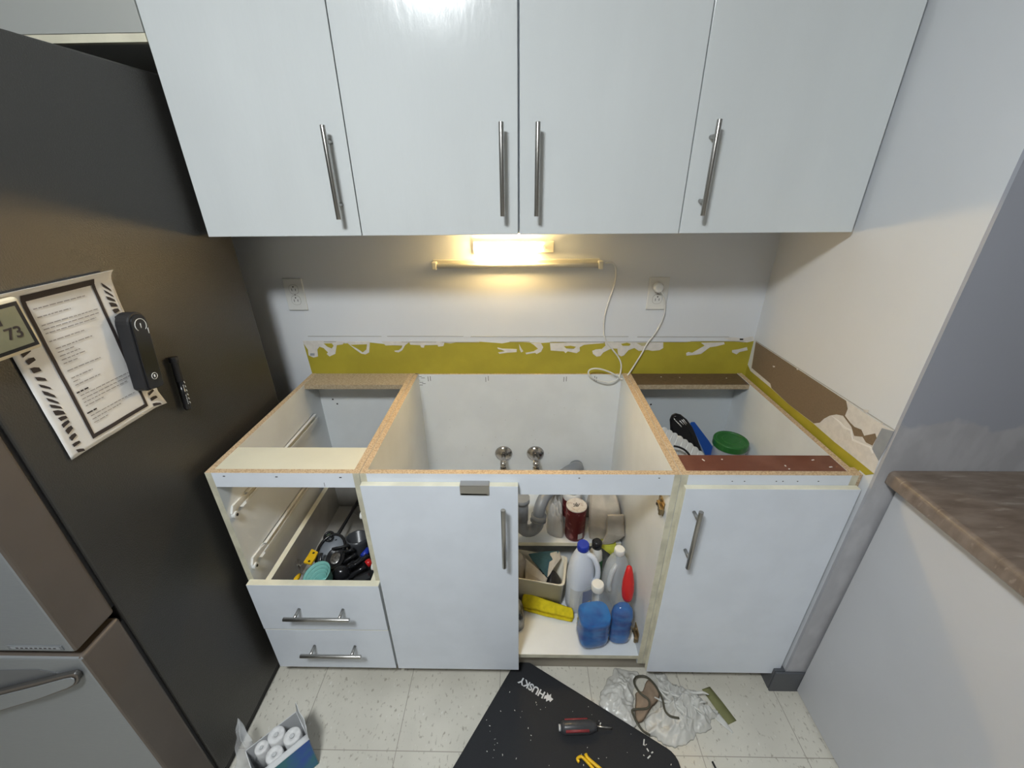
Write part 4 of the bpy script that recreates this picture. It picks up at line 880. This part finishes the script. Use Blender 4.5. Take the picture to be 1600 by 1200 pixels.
# white plastic bag heap
def Zc(X, Y, z=0): p = at(930+X/6.957, 1030+Y/6.957, 'z', z); return (p.x, p.y)
q = MB(); q.blob([Zc(*p) for p in ((225,110),(330,115),(470,150),(420,320),(430,520),(430,760),(250,660),(80,545),(50,420),(120,250))], .0005, .012, bagw, rings=30, amp=.022, scale=20, seed=5, per=14, dome=.8, jag=.010)
tag(q.build('white_rag'), 'pale crumpled sheet left of the white plastic bag, against the mat', 'cloth')
t = thing('crumpled_plastic_bag', 'crumpled white plastic bag on the floor below the right cabinet door', 'bag', (.5,-.72,0))
q = MB(); q.blob([Zc(*p) for p in ((560,170),(740,165),(840,290),(960,310),(1060,350),(1150,400),(1190,520),(1330,570),(1300,680),(1180,790),(1030,920),(830,955),(620,860),(560,790),(545,650),(700,560),(700,420))], .0005, .032, bagw, rings=46, amp=.044, scale=22, seed=8, per=16, dome=.9, jag=.014)
q.build('body', t)
q = MB()
for k in range(7):
    a = at(930+random.uniform(700,1150)/6.957, 1030+random.uniform(330,700)/6.957, 'z', .045); L_ = random.uniform(.03,.06); an = random.uniform(-1.2,.2)
    pts = [a+Vector((math.cos(an)*L_*f, math.sin(an)*L_*f, .006*math.sin(f*3.1)-.004)) for f in (-1,-.5,0,.5,1)]; q.tube(smooth_path(pts,4), [.0015+.003*math.sin(i/16*3.1) for i in range(17)], bagw, 8)
q.build('folds', t)
q = MB(); q.sheet([[(*Zc(1290,640),.004),(*Zc(1340,600),.006)],[(*Zc(1400,740),.003),(*Zc(1430,700),.004)],[(*Zc(1490,810),.001),(*Zc(1500,800),.001)]], 8, 4, .001, bagw, .003, 60); q.build('corner_wisp', t)
q = MB(); q.blob([Zc(*p) for p in ((565,262),(640,320),(690,400),(660,500),(600,560),(545,650),(500,720),(435,700),(430,420),(500,390))], .0195, .012, kraft, amp=.006, scale=22, seed=5, per=6, dome=.3); tag(q.build('brown_paper_scrap'), 'torn brown paper scrap lying among the crumpled white plastic', 'paper')
def Zd(X, Y, z): return at(930+X/6.957, 1030+Y/6.957, 'z', z)
q = MB(); q.tube(smooth_path([Zd(*p) for p in ((595,825,.026),(520,780,.030),(460,700,.036),(420,620,.038),(400,560,.038),(440,545,.040),(560,535,.040),(590,490,.041),(570,430,.042),(490,370,.042),(430,280,.038),(425,220,.034),(470,185,.030),(560,195,.034),(640,270,.044),(700,370,.052),(735,450,.058),(760,560,.064),(820,620,.066),(910,640,.064))], 5), .0033, mat('dark_olive_cord', (.07,.065,.045), .5), 8)
tag(q.build('loose_wire'), 'thin dark wire looping over the crumpled white plastic bag', 'wire')
q = MB(); q.sheet([[(*Zc(1158,330),.0012),(*Zc(1245,300),.0012)],[(*Zc(1290,520),.003),(*Zc(1380,470),.003)],[(*Zc(1430,722),.0012),(*Zc(1535,670),.0012)]], 10, 2, .0008, tape); tag(q.build('tape_strip'), 'strip of olive green masking tape lying on the floor', 'tape')
q = MB(); a, c = at(1113,1190,'z',.003), at(1121,1206,'z',.003); q.tube([a, c], .003, black, 8); tag(q.build('black_stick'), 'thin black stick tip on the floor right of the mat', 'stick')
# box of paper rolls
BT = .135
t = thing('opened_roll_carton', 'opened white and blue carton standing on the floor beside the refrigerator', 'carton', (-.66,-.88,0), rot=0)
def bx(px, py, z=BT): p = at(px, py, 'z', z); return Vector((p.x, p.y))
P1_, P2_ = bx(483,1155), bx(425,1203)      # near top edge, right side wall
P4_ = bx(432,1122); e1 = (P2_-P1_); e2 = Vector((-e1.y, e1.x)).normalized(); 
if e2.x > 0: e2 = -e2
W2 = .104; A_, B_, C_, D_ = P1_, P1_+e2*W2, P1_+e1*1.42+e2*W2, P1_+e1*1.42
q = MB(); th = .002
def wallseg(a, b2, z0, z1, m, mo): 
    n_ = Vector(((b2-a).y, -(b2-a).x)).normalized()*th
    q.prism([(a.x,a.y,z0),(b2.x,b2.y,z0),(b2.x,b2.y,z1),(a.x,a.y,z1)], (n_.x,n_.y,0), mo)
wallseg(A_, D_, 0, BT, cardw, bluep); wallseg(B_, A_, 0, BT-.01, cardw, cardw); wallseg(C_, B_, 0, BT-.01, cardw, cardw); wallseg(D_, C_, 0, BT-.01, cardw, cardw)
q.prism([(p.x,p.y,.0005) for p in (A_,B_,C_,D_)], (0,0,.002), cardw); q.build('carton_body', t)
q = MB(); n_ = e2*-.022; q.sheet([[(A_.x-e2.x*.001,A_.y-e2.y*.001,BT),(D_.x,D_.y,BT)],[(A_.x+e2.x*.015,A_.y+e2.y*.015,BT+.004),(D_.x+e2.x*.015,D_.y+e2.y*.015,BT+.004)]], 3, 6, .0015, cardw); q.build('side_flap', t)
q = MB(); a = A_+e2*.012; b3 = B_-e2*.005; o3 = -e1.normalized()
q.sheet([[(a.x,a.y,BT-.008),(b3.x,b3.y,BT-.008)],[(a.x+o3.x*.006,a.y+o3.y*.006,BT+.034),(b3.x+o3.x*.006,b3.y+o3.y*.006,BT+.034)]], 6, 8, .0015, cardw, .003, 30); q.build('end_flap', t)
for i, (px, py, r, lb) in enumerate(((456,1149,.0230,'white paper roll nearest the carton end flap'),(431,1147,.0225,'white paper roll at the carton back, left of the end flap'),(428,1178,.0220,'white paper roll at the front edge of the carton row'),(408,1167,.0175,'smallest visible white paper roll, closest to the refrigerator'))):
    c = bx(px, py, BT+.004); t2 = thing('paper_roll', lb, 'roll', (c.x, c.y, .003), 'white paper rolls standing in the carton')
    q = MB(); q.lathe([(r,0),(r,BT-.003),(r*.9,BT+.001),(r*.35,BT),(r*.25,BT-.004),(.0005,BT-.004)], (c.x,c.y,.003), rollm, 24); q.build('roll', t2)
    q = MB(); q.lathe([(r*.28,BT-.001),(r*.22,BT+.0008),(r*.1,BT-.0005)], (c.x,c.y,.003), plastg, 14); q.build('core_plug', t2)
# clear bag against the refrigerator
q = MB()
def fb(px, py, y_): return at(px, py, 'y', y_)
q.sheet([[at(373,1122,'x',-.808)]+[at(376,1124,'x',-.805)]+[at(380,1130,'x',-.80)], [at(368,1160,'x',-.812), at(376,1158,'x',-.785), at(393,1158,'x',-.765)], [at(368,1200,'x',-.808), at(390,1178,'x',-.765), at(418,1190,'x',-.735)], [at(372,1230,'x',-.80), at(400,1225,'x',-.76), at(440,1225,'x',-.735)]], 30, 20, .0012, film, .016, 38, 3)
tag(q.build('clear_plastic_sleeve'), 'torn clear plastic sleeve between carton and refrigerator', 'bag')
for o in bpy.data.objects:
    if '_o' in o: del o['_o']
for o in bpy.data.objects:
    if o.type == 'MESH' and 'particle' not in o.name: o.data.validate()
